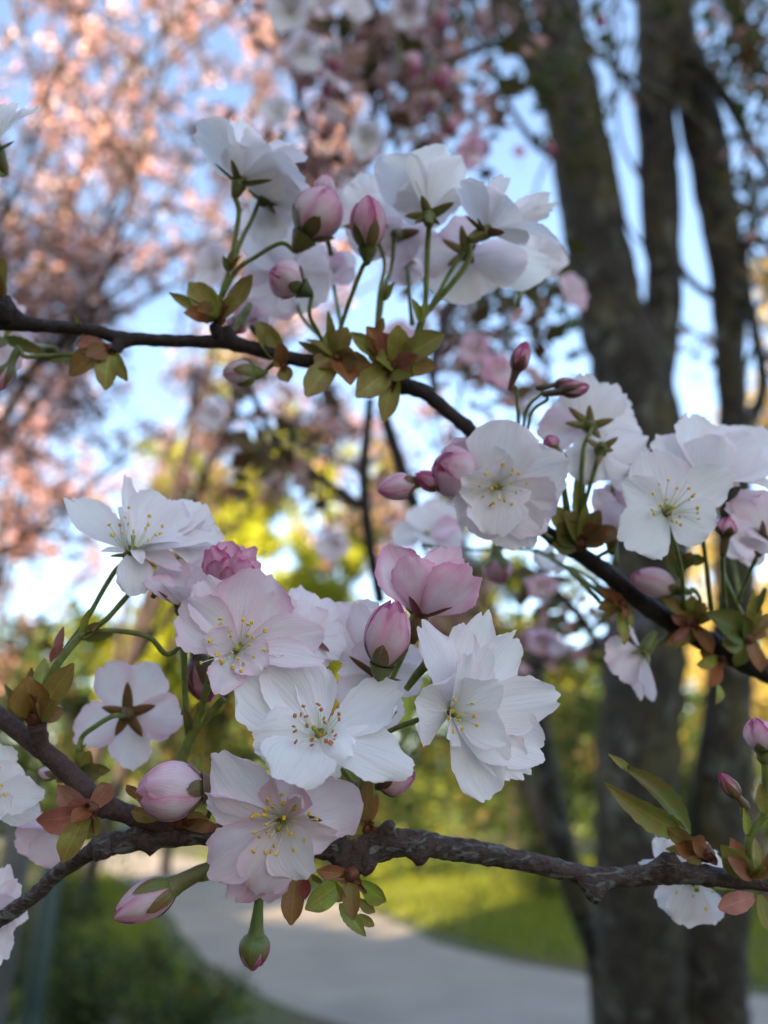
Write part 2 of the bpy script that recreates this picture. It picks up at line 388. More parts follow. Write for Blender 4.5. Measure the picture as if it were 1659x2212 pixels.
def flower(label, zone, c, d, axis, petals, el=22, pink=0.12, green=0.6, sepals=(), stem=None, stamens=0, slen=9.0, spread=58, anther='anther',
           cupd=0.33, group='cherry blossoms', name='cherry_blossom', seed=None, scol=(0.16, 0.15, 0.04), nu=25, nv=16, tube_len=7.0, stem_r=0.75, ripd=0.045, pist=True, serr=0.042):
    rng = random.Random(seed if seed is not None else hash(label) % 1000 if False else sum(map(ord, label)))
    cx, cy = zone(*c); B = P(cx, cy, d); A = V(*axis).normalized()
    root = empty(name, B); tag(root, label, 'blossom', group)
    px = d / FPX
    for (x, y, wd, k) in petals:
        X, Y = zone(x, y)
        dz = k.get('dz'); dz = solve_tip(zone, x, y, d, (cx, cy, d), A, R(k.get('el', el))) if dz is None else dz / 1000.0
        T = P(X, Y, d - dz); Wd = wd * zone.k * px
        b = B
        if 'b' in k: bx, by = zone(*k['b'][:2]); b = P(bx, by, d - k.get('bz', 0) / 1000.0)
        b = b + A * (0.0004 * rng.random())
        v, f, u = blade(b, T, Wd, V(*k['n']) if 'n' in k else A, 'petal', k.get('roll', rng.uniform(-8, 8)), k.get('cup', cupd), k.get('bow', rng.uniform(-0.02, 0.05)), k.get('curl', rng.uniform(-0.08, 0.04)),
                        k.get('serr', serr), k.get('notch', rng.uniform(0.0, 0.08)), k.get('rip', ripd), rng, nu, nv, k.get('skew', rng.uniform(-0.1, 0.1)), B)
        o = mesh_obj('petal', v, f, M['petal'], root, uvs=u)
        pk = k.get('pink', pink * rng.uniform(0.75, 1.3)); o.color = (pk, green if k.get('pink', 0) < 0.5 else 0, 0, 1)
    # calyx tube and stalk behind the flower
    if stem:
        pts = [B - A * 0.0002, B - A * tube_len / 1000.0 * px / 1e-4 * 1e-4 / px] if False else [B, B - A * (tube_len / 1000.0)]
        r0 = stem_r / 1000.0
        cal = stalk('calyx', [B + A * 0.0006, B - A * 0.0015, B - A * tube_len * 0.0006, B - A * tube_len / 1000.0], [0.0018, 0.0021, 0.0017, r0 * 1.1], M['sepal'], root, 9, 3)
        cal.color = (*scol, 1)
        sp = [B - A * (tube_len * 0.00095)]
        for q in stem: X, Y = zone(q[0], q[1]); sp.append(P(X, Y, q[2]))
        st = stalk('stalk', sp, [r0] * (len(sp) - 1) + [r0 * 1.15], M['stem'], root)
    for q in sepals:
        x, y, wd = q[:3]; k = q[3] if len(q) > 3 else {}
        X, Y = zone(x, y); bb = B - A * 0.0012
        dz = k.get('dz'); dz = solve_tip(zone, x, y, d, (cx, cy, d), A, R(k.get('el', el))) if dz is None else dz / 1000.0
        v, f, u = blade(bb, P(X, Y, d - dz) - A * 0.0008, wd * zone.k * px, A, 'sepal', k.get('roll', 0), 0.5, -0.04, k.get('curl', 0.0), 0, 0, 0.01, rng, 7, 8, 0, B)
        o = mesh_obj('sepal', v, f, M['sepal'], root, uvs=u); o.color = (*k.get('col', scol), 1)
    if stamens:
        e1 = A.orthogonal().normalized(); e2 = A.cross(e1)
        v, f, u = tube([B + A * 0.0002, B + A * 0.0004, B + A * 0.0009, B + A * 0.0007], [0.0004, 0.0013, 0.0015, 0.0008], 10, 0.15, 1500, origin=B)
        mesh_obj('nectar_cup', v, f, M['cup'], root, uvs=u)
        if pist:
            pt = [B, B + A * 0.002 + e1 * 0.0002, B + A * 0.0042 + e1 * 0.0005]
            v, f, u = tube(catmull(pt, 3), [0.0007, 0.0006, 0.00045, 0.00035, 0.00035, 0.0004, 0.0006], 7, origin=B)
            mesh_obj('pistil', v, f, M['pistil'], root, uvs=u)
        for i in range(stamens):
            a = i * 2.39996 + rng.uniform(-0.3, 0.3); th = R(8 + (spread - 8) * math.sqrt((i + 0.5) / stamens)) * rng.uniform(0.85, 1.12)
            l = slen / 1000.0 * rng.uniform(0.62, 1.08)
            rad = e1 * math.cos(a) + e2 * math.sin(a)
            tip = B + A * (l * math.cos(th)) + rad * (l * math.sin(th)); b0 = B + rad * 0.0011
            midp = (b0 + tip) / 2 + A * (l * 0.07 * rng.uniform(-1, 1)) + rad * (l * 0.06 * rng.uniform(-1, 1))
            v, f, u = tube([b0, b0.lerp(midp, 0.5) + (midp - (b0 + tip) / 2) * 0.3, midp, midp.lerp(tip, 0.5) + (midp - (b0 + tip) / 2) * 0.3, tip], [0.00013, 0.00012, 0.00011, 0.0001, 0.0001], 5, origin=B)
            so = mesh_obj('stamen', v, f, M['filament'], root)
            an = link('anther', anther_mesh(M[anther], anther), so, tip - B)
            an.rotation_euler = (rng.uniform(0, 6), rng.uniform(0, 6), rng.uniform(0, 6)); sca = rng.uniform(0.85, 1.15); an.scale = (sca,) * 3
    return root

def bud(label, zone, base, tip, wd, d, dtip=None, pink=0.7, stem=None, scol=(0.16, 0.17, 0.05), seplen=0.5, sepw=1.0, group='cherry buds', name='cherry_bud', inner=0.0, sharp=0.8, stem_r=0.75, tube_len=5.0, npet=5, openness=0.0):
    rng = random.Random(sum(map(ord, label)))
    dtip = dtip or d
    bx, by = zone(*base); tx, ty = zone(*tip); B = P(bx, by, d); T = P(tx, ty, dtip)
    ax = (T - B); L = ax.length; ax.normalize(); e1 = ax.orthogonal().normalized(); e2 = ax.cross(e1)
    Rm = wd * 0.92 * zone.k * d / FPX / 2
    root = empty(name, B); tag(root, label, 'bud', group)
    def prof(t): return Rm * (math.sin(math.pi * min(1.0, max(0.0, t)) ** sharp) ** 0.62 if t > 0 else 0.0)
    def patch(phi, hw, off, t0, t1, taper, spiral, pk, wave):
        vs, fs, uv = [], [], []; nu, nv = 11, 12
        for j in range(nv + 1):
            tt = j / nv; t = t0 + (t1 - t0) * tt
            for i in range(nu):
                s = -1 + 2 * i / (nu - 1)
                a = phi + hw * s * taper(tt) + 0.5 * tt * spiral
                t_ = t - (0.05 * s * s * tt ** 2) * (t1 - t0) + 0.022 * rng.uniform(-1, 1) * tt ** 6
                r = prof(t_) * (1 + off + 0.085 * s * spiral + wave * 0.045 * math.sin(5 * s + phi * 3) * tt + openness * tt * tt) + 0.00012
                vs.append(ax * (t_ * L) + (e1 * math.cos(a) + e2 * math.sin(a)) * r); uv.append((s * .5 + .5, tt))
        for j in range(nv):
            for i in range(nu - 1):
                q = j * nu + i; fs.append((q, q + 1, q + nu + 1, q + nu))
        return vs, fs, uv
    p0 = rng.uniform(0, 6.28)
    for layer, cnt in ((0, npet), (1, 3)):
        for i in range(cnt):
            v, f, u = patch(p0 + layer * 0.5 + i * 2 * math.pi / cnt, 0.98 if layer == 0 else 1.15, 0.02 * (i % 2) - 0.10 * layer, 0.02, (0.84 + 0.12 * rng.random()) if layer == 0 else 0.985, lambda t: 0.62 + 0.38 * math.sin(math.pi * min(1, t * 1.1) ** 0.8) if t < 0.9 else 0.62 + 0.38 * math.sin(math.pi * min(1, t * 1.1) ** 0.8), 1, pink, 1)
            o = mesh_obj('petal', v, f, M['petal'], root, uvs=u); pk = pink * rng.uniform(0.8, 1.15) + layer * 0.22; o.color = (pk, 0.0, 0, 1)
    p1 = rng.uniform(0, 6.28)
    for i in range(5):
        v, f, u = patch(p1 + i * 2 * math.pi / 5, 0.62 * sepw, 0.10, 0.0, seplen * rng.uniform(0.85, 1.1), lambda t: (1 - t) ** 0.6 * 1.05 + 0.03, 0.0, 0, 0)
        o = mesh_obj('sepal', v, f, M['sepal'], root, uvs=u); o.color = (*[c * rng.uniform(0.8, 1.2) for c in scol], 1)
    r0 = stem_r / 1000.0; tl = tube_len / 1000.0
    cal = stalk('calyx', [B + ax * (0.06 * L), B - ax * tl * 0.15, B - ax * tl * 0.6, B - ax * tl], [Rm * 0.62, Rm * 0.5, max(r0 * 1.5, Rm * 0.32), r0 * 1.05], M['sepal'], root, 9, 3)
    cal.color = (*scol, 1)
    if stem:
        sp = [B - ax * (tl * 0.95)]
        for q in stem: X, Y = zone(q[0], q[1]); sp.append(P(X, Y, q[2]))
        stalk('stalk', sp, [r0] * (len(sp) - 1) + [r0 * 1.15], M['stem'], root)
    return root

OLIVE, BRONZE, RUST, LIMEG, ROSE, DKG = (0.23, 0.23, 0.045), (0.27, 0.18, 0.048), (0.34, 0.14, 0.050), (0.31, 0.34, 0.065), (0.43, 0.18, 0.13), (0.10, 0.14, 0.03)
def rosette(label, zone, c, d, leaves, scales=(), group='young leaf rosettes', face=(0, 0.2, 1), name='leaf_rosette', serr=0.035, core=5.0):
    """leaves: (tipx, tipy, width, colour[, dict])"""
    rng = random.Random(sum(map(ord, label)))
    cx, cy = zone(*c); B = P(cx, cy, d); root = empty(name, B); tag(root, label, 'leaves', group)
    px = d / FPX
    for q in leaves:
        x, y, wd, colr = q[:4]; k = q[4] if len(q) > 4 else {}
        X, Y = zone(x, y); T = P(X, Y, d - k.get('dz', rng.uniform(-1, 4)) / 1000.0)
        b = B
        if 'b' in k: bx, by = zone(*k['b']); b = P(bx, by, d)
        v, f, u = blade(b, T, wd * zone.k * px, V(*k.get('n', face)), k.get('kind', 'spoon'), k.get('roll', rng.uniform(-25, 25)), k.get('cup', 0.45), k.get('bow', rng.uniform(-0.06, 0.10)), k.get('curl', rng.uniform(-0.15, 0.1)), serr, 0, 0.035, rng, 9, 14, 0, B)
        o = mesh_obj('leaf', v, f, M['leaf'], root, uvs=u); o.color = (*[cc * rng.uniform(0.85, 1.15) for cc in colr], 1)
    for q in scales:
        X, Y = zone(q[0], q[1]); T = P(X, Y, d - 0.0015)
        v, f, u = blade(B, T, q[2] * zone.k * px, V(*face), 'sepal', rng.uniform(-20, 20), 0.7, 0.08, 0, 0, 0, 0.02, rng, 7, 7, 0, B)
        mesh_obj('bud_scale', v, f, M['scale'], root, uvs=u)
    if core:
        kk = core / 1000.0
        v, f, u = tube([B - V(0, 0, 1) * kk * 0.45, B - V(0, 0, 1) * kk * 0.25, B + V(0, 0, 0.1) * kk, B + V(0, 0, 0.3) * kk], [kk * 0.2, kk * 0.42, kk * 0.38, kk * 0.15], 9, 0.25, 900, origin=B)
        mesh_obj('bud_base', v, f, M['scale'], root, uvs=u)
    return root

def auto_flower(label, zone, c, d, axis, rad, n=10, el=25, pink=0.15, seed=0, stem=None, stamens=0, group='cherry blossoms', back=False, **kw):
    rng = random.Random(seed + 17)
    cx, cy = zone(*c); A = V(*axis).normalized(); e1 = A.orthogonal().normalized(); e2 = A.cross(e1)
    B = P(cx, cy, d); pets = []; sep = []
    a0 = rng.uniform(0, 6.28); rr = rad * zone.k * d / FPX
    def to_px(pt):
        o = pt - C; dd = o.dot(FWD); return W0 / 2 + o.dot(RIGHT) / dd * FPX, H0 / 2 - o.dot(UP) / dd * FPX, dd
    for i in range(n):
        layer = i // 5
        a = a0 + (i % 5) * 2 * math.pi / 5 + layer * 0.63 + rng.uniform(-0.15, 0.15); e = R(el + layer * 20 + rng.uniform(-8, 8))
        l = rr * (1 - 0.14 * layer) * rng.uniform(0.9, 1.08)
        T = B + (e1 * math.cos(a) + e2 * math.sin(a)) * (l * math.cos(e)) + A * (l * math.sin(e))
        x, y, dd = to_px(T)
        pets.append((x, y, rad * zone.k * rng.uniform(0.85, 1.05), {'dz': (d - dd) * 1000}))
    for i in range(5):
        a = a0 + 0.6 + i * 2 * math.pi / 5; l = rr * 0.42; e = R(el - 8)
        T = B + (e1 * math.cos(a) + e2 * math.sin(a)) * (l * math.cos(e)) + A * (l * math.sin(e)); x, y, dd = to_px(T)
        sep.append((x, y, rad * zone.k * 0.17, {'dz': (d - dd) * 1000}))
    st = [(*zone(q[0], q[1]), q[2]) for q in stem] if stem else None
    return flower(label, ZW1, (cx, cy), d, axis, pets, el, pink, sepals=sep, stem=st, stamens=stamens, group=group, nu=9, nv=8, seed=seed, **kw)
class _Id:
    k = 1.0
    def __call__(s, x, y): return x, y
ZW1 = _Id()
ZW.k = 1.0; ZW.x0 = ZW.y0 = 0.0               # whole-picture layout units

# ================================================================== the setting
def ground_material():
    m, nt, out = newmat('grassy_ground'); tc = N(nt, 'ShaderNodeTexCoord')
    a = N(nt, 'ShaderNodeTexNoise'); a.inputs['Scale'].default_value = 0.9; a.inputs['Detail'].default_value = 8; nt.links.new(tc.outputs['Object'], a.inputs['Vector'])
    b = N(nt, 'ShaderNodeTexNoise'); b.inputs['Scale'].default_value = 14; b.inputs['Detail'].default_value = 6; nt.links.new(tc.outputs['Object'], b.inputs['Vector'])
    c = ramp(nt, a.outputs[0], [(0.35, (0.09, 0.07, 0.042)), (0.52, (0.055, 0.075, 0.02)), (0.7, (0.04, 0.062, 0.015))])
    c = mix(nt, 0.6, c, ramp(nt, b.outputs[0], [(0.3, (0.5, 0.5, 0.5)), (0.7, (1.3, 1.3, 1.3))]), 'MULTIPLY')
    bp = N(nt, 'ShaderNodeBump'); bp.inputs['Distance'].default_value = 0.05; nt.links.new(b.outputs[0], bp.inputs['Height'])
    p = N(nt, 'ShaderNodeBsdfPrincipled'); p.inputs['Roughness'].default_value = 0.9; nt.links.new(c, p.inputs['Base Color']); nt.links.new(bp.outputs[0], p.inputs['Normal']); nt.links.new(p.outputs[0], out.inputs[0])
    return m
def path_material():
    m, nt, out = newmat('gravel_path'); tc = N(nt, 'ShaderNodeTexCoord')
    a = N(nt, 'ShaderNodeTexNoise'); a.inputs['Scale'].default_value = 1.3; a.inputs['Detail'].default_value = 6; nt.links.new(tc.outputs['Object'], a.inputs['Vector'])
    b = N(nt, 'ShaderNodeTexVoronoi'); b.inputs['Scale'].default_value = 70; nt.links.new(tc.outputs['Object'], b.inputs['Vector'])
    c = ramp(nt, a.outputs[0], [(0.3, (0.24, 0.225, 0.20)), (0.7, (0.32, 0.30, 0.265))])
    c = mix(nt, 0.5, c, ramp(nt, b.outputs['Distance'], [(0.0, (1.15, 1.15, 1.15)), (0.8, (0.6, 0.6, 0.6))]), 'MULTIPLY')
    bp = N(nt, 'ShaderNodeBump'); bp.inputs['Distance'].default_value = 0.01; nt.links.new(b.outputs['Distance'], bp.inputs['Height'])
    p = N(nt, 'ShaderNodeBsdfPrincipled'); p.inputs['Roughness'].default_value = 0.85; nt.links.new(c, p.inputs['Base Color']); nt.links.new(bp.outputs[0], p.inputs['Normal']); nt.links.new(p.outputs[0], out.inputs[0])
    return m
rg = random.Random(5)
gn = 60; gv, gf = [], []
for j in range(gn + 1):
    for i in range(gn + 1):
        x = -400 + 800 * i / gn; y = -300 + 900 * j / gn
        gv.append((x, y, 0.0))
for j in range(gn):
    for i in range(gn): a = j * (gn + 1) + i; gf.append((a, a + 1, a + gn + 2, a + gn + 1))
tag(mesh_obj('ground', gv, gf, ground_material()), 'grassy earth of the garden floor', None, kind='structure')
pc = catmull([Vector(q) for q in ((9, 4.2, 0), (5, 5.0, 0), (2.6, 5.9, 0), (0.9, 6.8, 0), (-0.5, 8.9, 0), (-1.75, 12.2, 0), (-4.2, 17.5, 0), (-9, 25, 0), (-18, 34, 0), (-32, 42, 0))], 10)
pv, pf = [], []
for i, p in enumerate(pc):
    t = (pc[min(i + 1, len(pc) - 1)] - pc[max(i - 1, 0)]).normalized(); n = Vector((-t.y, t.x, 0))
    for s in range(7):
        k = -1 + s / 3.0; wob = 0.12 * noise.noise(p * 0.9 + Vector((0, 0, s))) if s in (0, 6) else 0
        pv.append(p + n * (1.28 * k + wob) + Vector((0, 0, 0.012 - 0.008 * k * k)))
    if i:
        for s in range(6): a = (i - 1) * 7 + s; pf.append((a, a + 1, a + 8, a + 7))
tag(mesh_obj('path', pv, pf, path_material()), 'grey gravel path curving away', None, kind='structure')

# ---- foliage made of many small faces
def scatter(name, pts, n, size, spread, mats, shares, parent, seed=1, up=0.2, flat=1.0, kind='stuff', aspect=0.6):
    rg = np.random.default_rng(seed); pts = np.asarray(pts, dtype=float)
    idx = rg.integers(0, len(pts), n); off = rg.normal(size=(n, 3)); off /= np.linalg.norm(off, axis=1)[:, None] + 1e-9
    off *= (rg.random(n)[:, None] ** 0.45) * spread; off[:, 2] *= flat
    c = pts[idx] + off
    d = rg.normal(size=(n, 3)); d[:, 2] += up; d /= np.linalg.norm(d, axis=1)[:, None]
    e = np.cross(d, rg.normal(size=(n, 3))); e /= np.linalg.norm(e, axis=1)[:, None] + 1e-9
    nn = np.cross(d, e)
    L = size * rg.uniform(0.55, 1.25, n)[:, None]; Wd = L * aspect
    v = np.stack([c - d * L * 0.5, c + e * Wd * 0.5 + nn * L * 0.08, c + d * L * 0.5 - nn * L * 0.12, c - e * Wd * 0.5 + nn * L * 0.08], 1).reshape(-1, 3)
    me = bpy.data.meshes.new(name); me.vertices.add(4 * n); me.vertices.foreach_set('co', v.ravel())
    me.loops.add(4 * n); me.loops.foreach_set('vertex_index', np.arange(4 * n)); me.polygons.add(n)
    me.polygons.foreach_set('loop_start', np.arange(0, 4 * n, 4))
    for m_ in mats: me.materials.append(m_)
    clump = np.array([rg.random() for _ in range(len(pts))])[idx]
    mi = np.searchsorted(np.cumsum(shares), np.clip(clump * 0.5 + rg.random(n) * 0.5, 0, 0.9999) * sum(shares)).astype(np.int32)
    me.polygons.foreach_set('material_index', mi)
    at = me.attributes.new('tone', 'FLOAT', 'FACE'); at.data.foreach_set('value', (0.55 * (clump * 7.31 % 1.0) + 0.45 * rg.random(n)).astype(np.float32))
    me.update(calc_edges=True); me.validate()
    o = link(name, me, parent)
    if parent: o.matrix_parent_inverse = Matrix.Translation(-Vector(parent.location))
    if kind: o['kind'] = kind
    return o
MB_PINK = faced('distant_blossom', [(0.18, 0.09, 0.10), (0.42, 0.22, 0.22), (0.64, 0.38, 0.36), (0.76, 0.56, 0.54)], 0.22)  # dark mauve to pale: shaded and sunlit blossom put into the colour
MB_PALE = faced('distant_pale_blossom', [(0.66, 0.52, 0.54), (0.80, 0.72, 0.74)], 0.4)
MB_BRONZE = faced('bronze_leaves', [(0.065, 0.036, 0.019), (0.130, 0.065, 0.033), (0.104, 0.078, 0.026)], 0.3)
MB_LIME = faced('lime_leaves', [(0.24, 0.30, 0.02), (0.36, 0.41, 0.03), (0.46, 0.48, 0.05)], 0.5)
MB_GREEN = faced('green_leaves', [(0.026, 0.053, 0.013), (0.045, 0.079, 0.019), (0.075, 0.105, 0.022)], 0.35)  # greens darkened in place of shade on the background foliage
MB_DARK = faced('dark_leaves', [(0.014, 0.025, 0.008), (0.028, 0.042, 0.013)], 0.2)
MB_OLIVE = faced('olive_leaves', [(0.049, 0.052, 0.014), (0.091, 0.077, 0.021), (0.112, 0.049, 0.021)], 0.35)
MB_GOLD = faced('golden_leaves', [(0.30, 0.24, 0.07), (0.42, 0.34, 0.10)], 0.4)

def tree2(name, label, base, cc, cr, r, seed, mats, shares, nleaf, size, spread, nl=9, nt_=16, group=None, low=0.25, aspect=0.7):
    """trunk, limbs reaching into an ellipsoid crown, twigs off each limb, blossom or leaves clumped on the twigs"""
    rg = random.Random(seed); b = Vector(base); cc = Vector(cc); root = empty(name, b); tag(root, label, 'tree', group)
    def inside():
        while True:
            q = Vector((rg.uniform(-1, 1), rg.uniform(-1, 1), rg.uniform(-1, 1)))
            if 0.25 < q.length < 1: return cc + Vector((q.x * cr[0], q.y * cr[1], q.z * cr[2]))
    top = cc + Vector((0.1, 0, cr[2] * 0.15)); mid = b.lerp(cc, 0.55) + Vector((rg.uniform(-.15, .15), rg.uniform(-.15, .15), 0))
    tp = catmull([b, b.lerp(mid, 0.5) + Vector((rg.uniform(-.1, .1), 0, 0)), mid, cc, top], 6); rad = [r * (1 - 0.85 * i / (len(tp) - 1)) for i in range(len(tp))]
    v, f, u = tube(tp, rad, 12, 0.06, 6, origin=b); mesh_obj('trunk', v, f, M['bark_far'], root, uvs=u)
    ends = []; tv, tf, tu = [], [], []
    for k in range(nl):
        i = int(len(tp) * (low + (0.85 - low) * k / nl)); s = tp[i]; e = inside()
        m1 = s.lerp(e, 0.5) + Vector((rg.uniform(-.25, .25), rg.uniform(-.25, .25), rg.uniform(0, .35))) * (e - s).length * 0.4
        lp = catmull([s, m1, e], 6); rr = [rad[i] * 0.55 * (1 - 0.85 * q / (len(lp) - 1)) + 0.004 for q in range(len(lp))]
        v, f, u = tube(lp, rr, 7, 0.06, 10, origin=b); mesh_obj('limb', v, f, M['bark_far'], root, uvs=u)
        for t in range(nt_):
            a = lp[rg.randrange(3, len(lp))]; L = rg.uniform(0.35, 1.0) * 0.45 * min(cr)
            d = Vector((rg.gauss(0, 1), rg.gauss(0, 1), rg.gauss(0, 1) + 0.15)).normalized()
            tpz = catmull([a, a + d * L * 0.5 + Vector((0, 0, rg.uniform(-.05, .1))), a + d * L + Vector((0, 0, rg.uniform(-.15, .15)))], 4)
            v, f, u = tube(tpz, [0.011 * (1 - 0.08 * q) for q in range(len(tpz))], 4, origin=b, cap=False)
            o = len(tv); tv += v; tu += u; tf += [tuple(x + o for x in q) for q in f]; ends += [tuple(x) for x in tpz[2:]]
    mesh_obj('twigs', tv, tf, M['bark_far'], root, uvs=tu)['kind'] = 'stuff'
    scatter('crown', ends, nleaf, size, spread, mats, shares, root, seed, aspect=aspect)
    return root
# pink cherries on the left, their upper parts in the last sun
PG = 'pink cherry trees'
tree2('cherry_tree', 'pink cherry tree filling the upper left, the fullest with rose blossom', (-3.9, 5.2, 0), (-2.1, 4.5, 6.6), (2.2, 1.5, 3.2), 0.085, 3, [MB_PINK, MB_PALE, MB_BRONZE], [0.48, 0.10, 0.42], 25000, 0.045, 0.075, nl=26, nt_=22, group=PG)
tree2('cherry_tree', 'pink cherry tree behind the highest flowers, crown high over the path', (-3.2, 7.8, 0), (-0.8, 6.4, 7.2), (1.5, 1.4, 2.8), 0.10, 8, [MB_PINK, MB_PALE, MB_BRONZE], [0.42, 0.08, 0.50], 22000, 0.05, 0.13, nl=15, nt_=14, group=PG)
tree2('cherry_tree', 'thin pink cherry tree standing farthest back on the left', (-5.2, 9.4, 0), (-4.9, 9.4, 5.7), (1.7, 1.6, 2.0), 0.10, 12, [MB_PINK, MB_BRONZE], [0.6, 0.4], 9000, 0.06, 0.16, nl=11, nt_=12, group=PG)
tree2('cherry_tree', 'unseen pink cherry tree added outside the left edge to dapple the others', (-5.4, 0.4, 0), (-5.3, 0.4, 4.9), (1.5, 1.5, 2.3), 0.11, 15, [MB_PINK, MB_BRONZE], [0.6, 0.4], 9000, 0.055, 0.13, nl=12, nt_=12, group=PG)  # added out of view to throw dappled shade on its neighbours
tree2('cherry_tree', 'mauve cherry tree with bronze leaves behind the centre, beside the far path', (2.65, 11.0, 0), (0.35, 9.9, 5.4), (1.5, 1.3, 2.5), 0.10, 18, [MB_PINK, MB_BRONZE, MB_OLIVE], [0.5, 0.3, 0.2], 9000, 0.055, 0.12, nl=14, nt_=14, group=PG)
# fresh green trees behind
YG = 'young green trees'
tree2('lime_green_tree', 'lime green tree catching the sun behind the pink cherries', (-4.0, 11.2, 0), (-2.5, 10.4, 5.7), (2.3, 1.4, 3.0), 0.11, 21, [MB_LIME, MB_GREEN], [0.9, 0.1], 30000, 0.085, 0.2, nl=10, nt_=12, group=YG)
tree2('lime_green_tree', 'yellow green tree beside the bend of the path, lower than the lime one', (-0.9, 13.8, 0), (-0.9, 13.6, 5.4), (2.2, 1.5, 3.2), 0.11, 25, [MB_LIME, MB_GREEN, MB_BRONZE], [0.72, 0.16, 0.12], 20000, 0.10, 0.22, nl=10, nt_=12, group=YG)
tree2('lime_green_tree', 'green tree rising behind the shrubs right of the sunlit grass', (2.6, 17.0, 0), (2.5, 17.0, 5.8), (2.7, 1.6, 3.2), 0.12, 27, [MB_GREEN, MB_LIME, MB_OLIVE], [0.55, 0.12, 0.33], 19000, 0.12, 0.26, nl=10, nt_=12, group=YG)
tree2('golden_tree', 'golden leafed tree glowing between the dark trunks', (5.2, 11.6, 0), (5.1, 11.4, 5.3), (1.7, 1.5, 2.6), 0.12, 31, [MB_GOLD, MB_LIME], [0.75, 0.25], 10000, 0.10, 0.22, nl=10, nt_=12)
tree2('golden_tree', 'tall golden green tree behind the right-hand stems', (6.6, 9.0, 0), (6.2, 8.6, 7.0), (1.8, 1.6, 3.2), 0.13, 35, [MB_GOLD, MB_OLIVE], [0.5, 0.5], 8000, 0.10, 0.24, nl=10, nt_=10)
# shrubs along the far side of the path and on the left verge
def shrub(label, base, rx, ry, h, n, size, mats, shares, seed, group, name='shrub'):
    rg = random.Random(seed); b = Vector(base); root = empty(name, b); tag(root, label, 'shrub', group)
    pts = []
    for i in range(9):
        a = rg.uniform(0, 6.28); q = Vector((rx * math.cos(a) * rg.uniform(0.3, 0.95), ry * math.sin(a) * rg.uniform(0.3, 0.95), h * rg.uniform(0.55, 1.0)))
        ps = catmull([b, b + Vector((q.x * 0.3, q.y * 0.3, q.z * 0.5)), b + q], 3)
        v, f, u = tube(ps, [0.02 * (1 - 0.12 * k) for k in range(len(ps))], 5, origin=b, cap=False)
        mesh_obj('stem', v, f, M['bark_far'], root, uvs=u); pts += [tuple(x) for x in ps[1:]]
    for i in range(60):
        a = rg.uniform(0, 6.28); k = math.sqrt(rg.random()); z = rg.random()
        pts.append((b.x + rx * k * math.cos(a) * (1 - 0.4 * z), b.y + ry * k * math.sin(a) * (1 - 0.4 * z), b.z + h * z))
    scatter('foliage', pts, n, size, 0.16 * max(rx, h), mats, shares, root, seed)
    return root
SG = 'shrubs by the path'
shrub('dark green low shrub on the left verge, closest to the green fence post', (-2.0, 5.9, 0), 0.75, 0.6, 0.55, 2600, 0.05, [MB_GREEN, MB_DARK, MB_OLIVE], [0.55, 0.25, 0.2], 41, SG)
shrub('low green shrub spilling onto the left edge of the path', (-1.25, 5.6, 0), 0.6, 0.5, 0.42, 2400, 0.045, [MB_GREEN, MB_OLIVE], [0.75, 0.25], 42, SG)
shrub('mossy green shrub farther up the left verge', (-3.4, 8.0, 0), 1.1, 1.0, 0.8, 3000, 0.06, [MB_GREEN, MB_DARK], [0.6, 0.4], 43, SG)
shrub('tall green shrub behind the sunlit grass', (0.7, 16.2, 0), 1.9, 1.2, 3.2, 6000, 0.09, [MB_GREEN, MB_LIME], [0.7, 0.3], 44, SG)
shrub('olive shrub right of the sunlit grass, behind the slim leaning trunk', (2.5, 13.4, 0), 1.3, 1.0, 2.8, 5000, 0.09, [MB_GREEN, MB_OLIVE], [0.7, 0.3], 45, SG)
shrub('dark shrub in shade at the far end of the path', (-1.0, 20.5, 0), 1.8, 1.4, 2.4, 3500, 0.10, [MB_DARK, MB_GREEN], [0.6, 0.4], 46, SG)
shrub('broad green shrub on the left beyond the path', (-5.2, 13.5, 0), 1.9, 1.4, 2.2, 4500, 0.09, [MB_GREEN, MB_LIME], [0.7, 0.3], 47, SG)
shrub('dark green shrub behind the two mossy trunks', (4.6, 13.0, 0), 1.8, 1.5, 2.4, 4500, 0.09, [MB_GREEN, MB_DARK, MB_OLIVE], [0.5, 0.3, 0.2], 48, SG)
shrub('green shrub filling the gap behind the posts on the left', (-6.5, 10.0, 0), 1.6, 1.3, 1.9, 3500, 0.08, [MB_GREEN, MB_DARK], [0.6, 0.4], 49, SG)
tree2('green_tree', 'dark green tree closing the left side beyond the posts', (-7.2, 13.0, 0), (-7.0, 12.8, 3.4), (2.0, 1.6, 2.6), 0.12, 51, [MB_GREEN, MB_DARK, MB_OLIVE], [0.5, 0.25, 0.25], 9000, 0.11, 0.24, nl=11, nt_=12, group=YG, low=0.1)
tree2('green_tree', 'olive green tree between the lime tree and the far bend', (-4.4, 17.0, 0), (-4.4, 16.8, 3.8), (2.0, 1.6, 2.8), 0.12, 53, [MB_GREEN, MB_OLIVE, MB_LIME], [0.45, 0.35, 0.2], 9000, 0.12, 0.26, nl=11, nt_=12, group=YG, low=0.1)
tree2('green_tree', 'shaded green tree seen past the slim leaning trunk', (4.0, 18.5, 0), (3.8, 18.3, 3.8), (2.0, 1.6, 2.8), 0.12, 55, [MB_GREEN, MB_OLIVE], [0.7, 0.3], 9000, 0.12, 0.26, nl=11, nt_=12, group=YG, low=0.1)
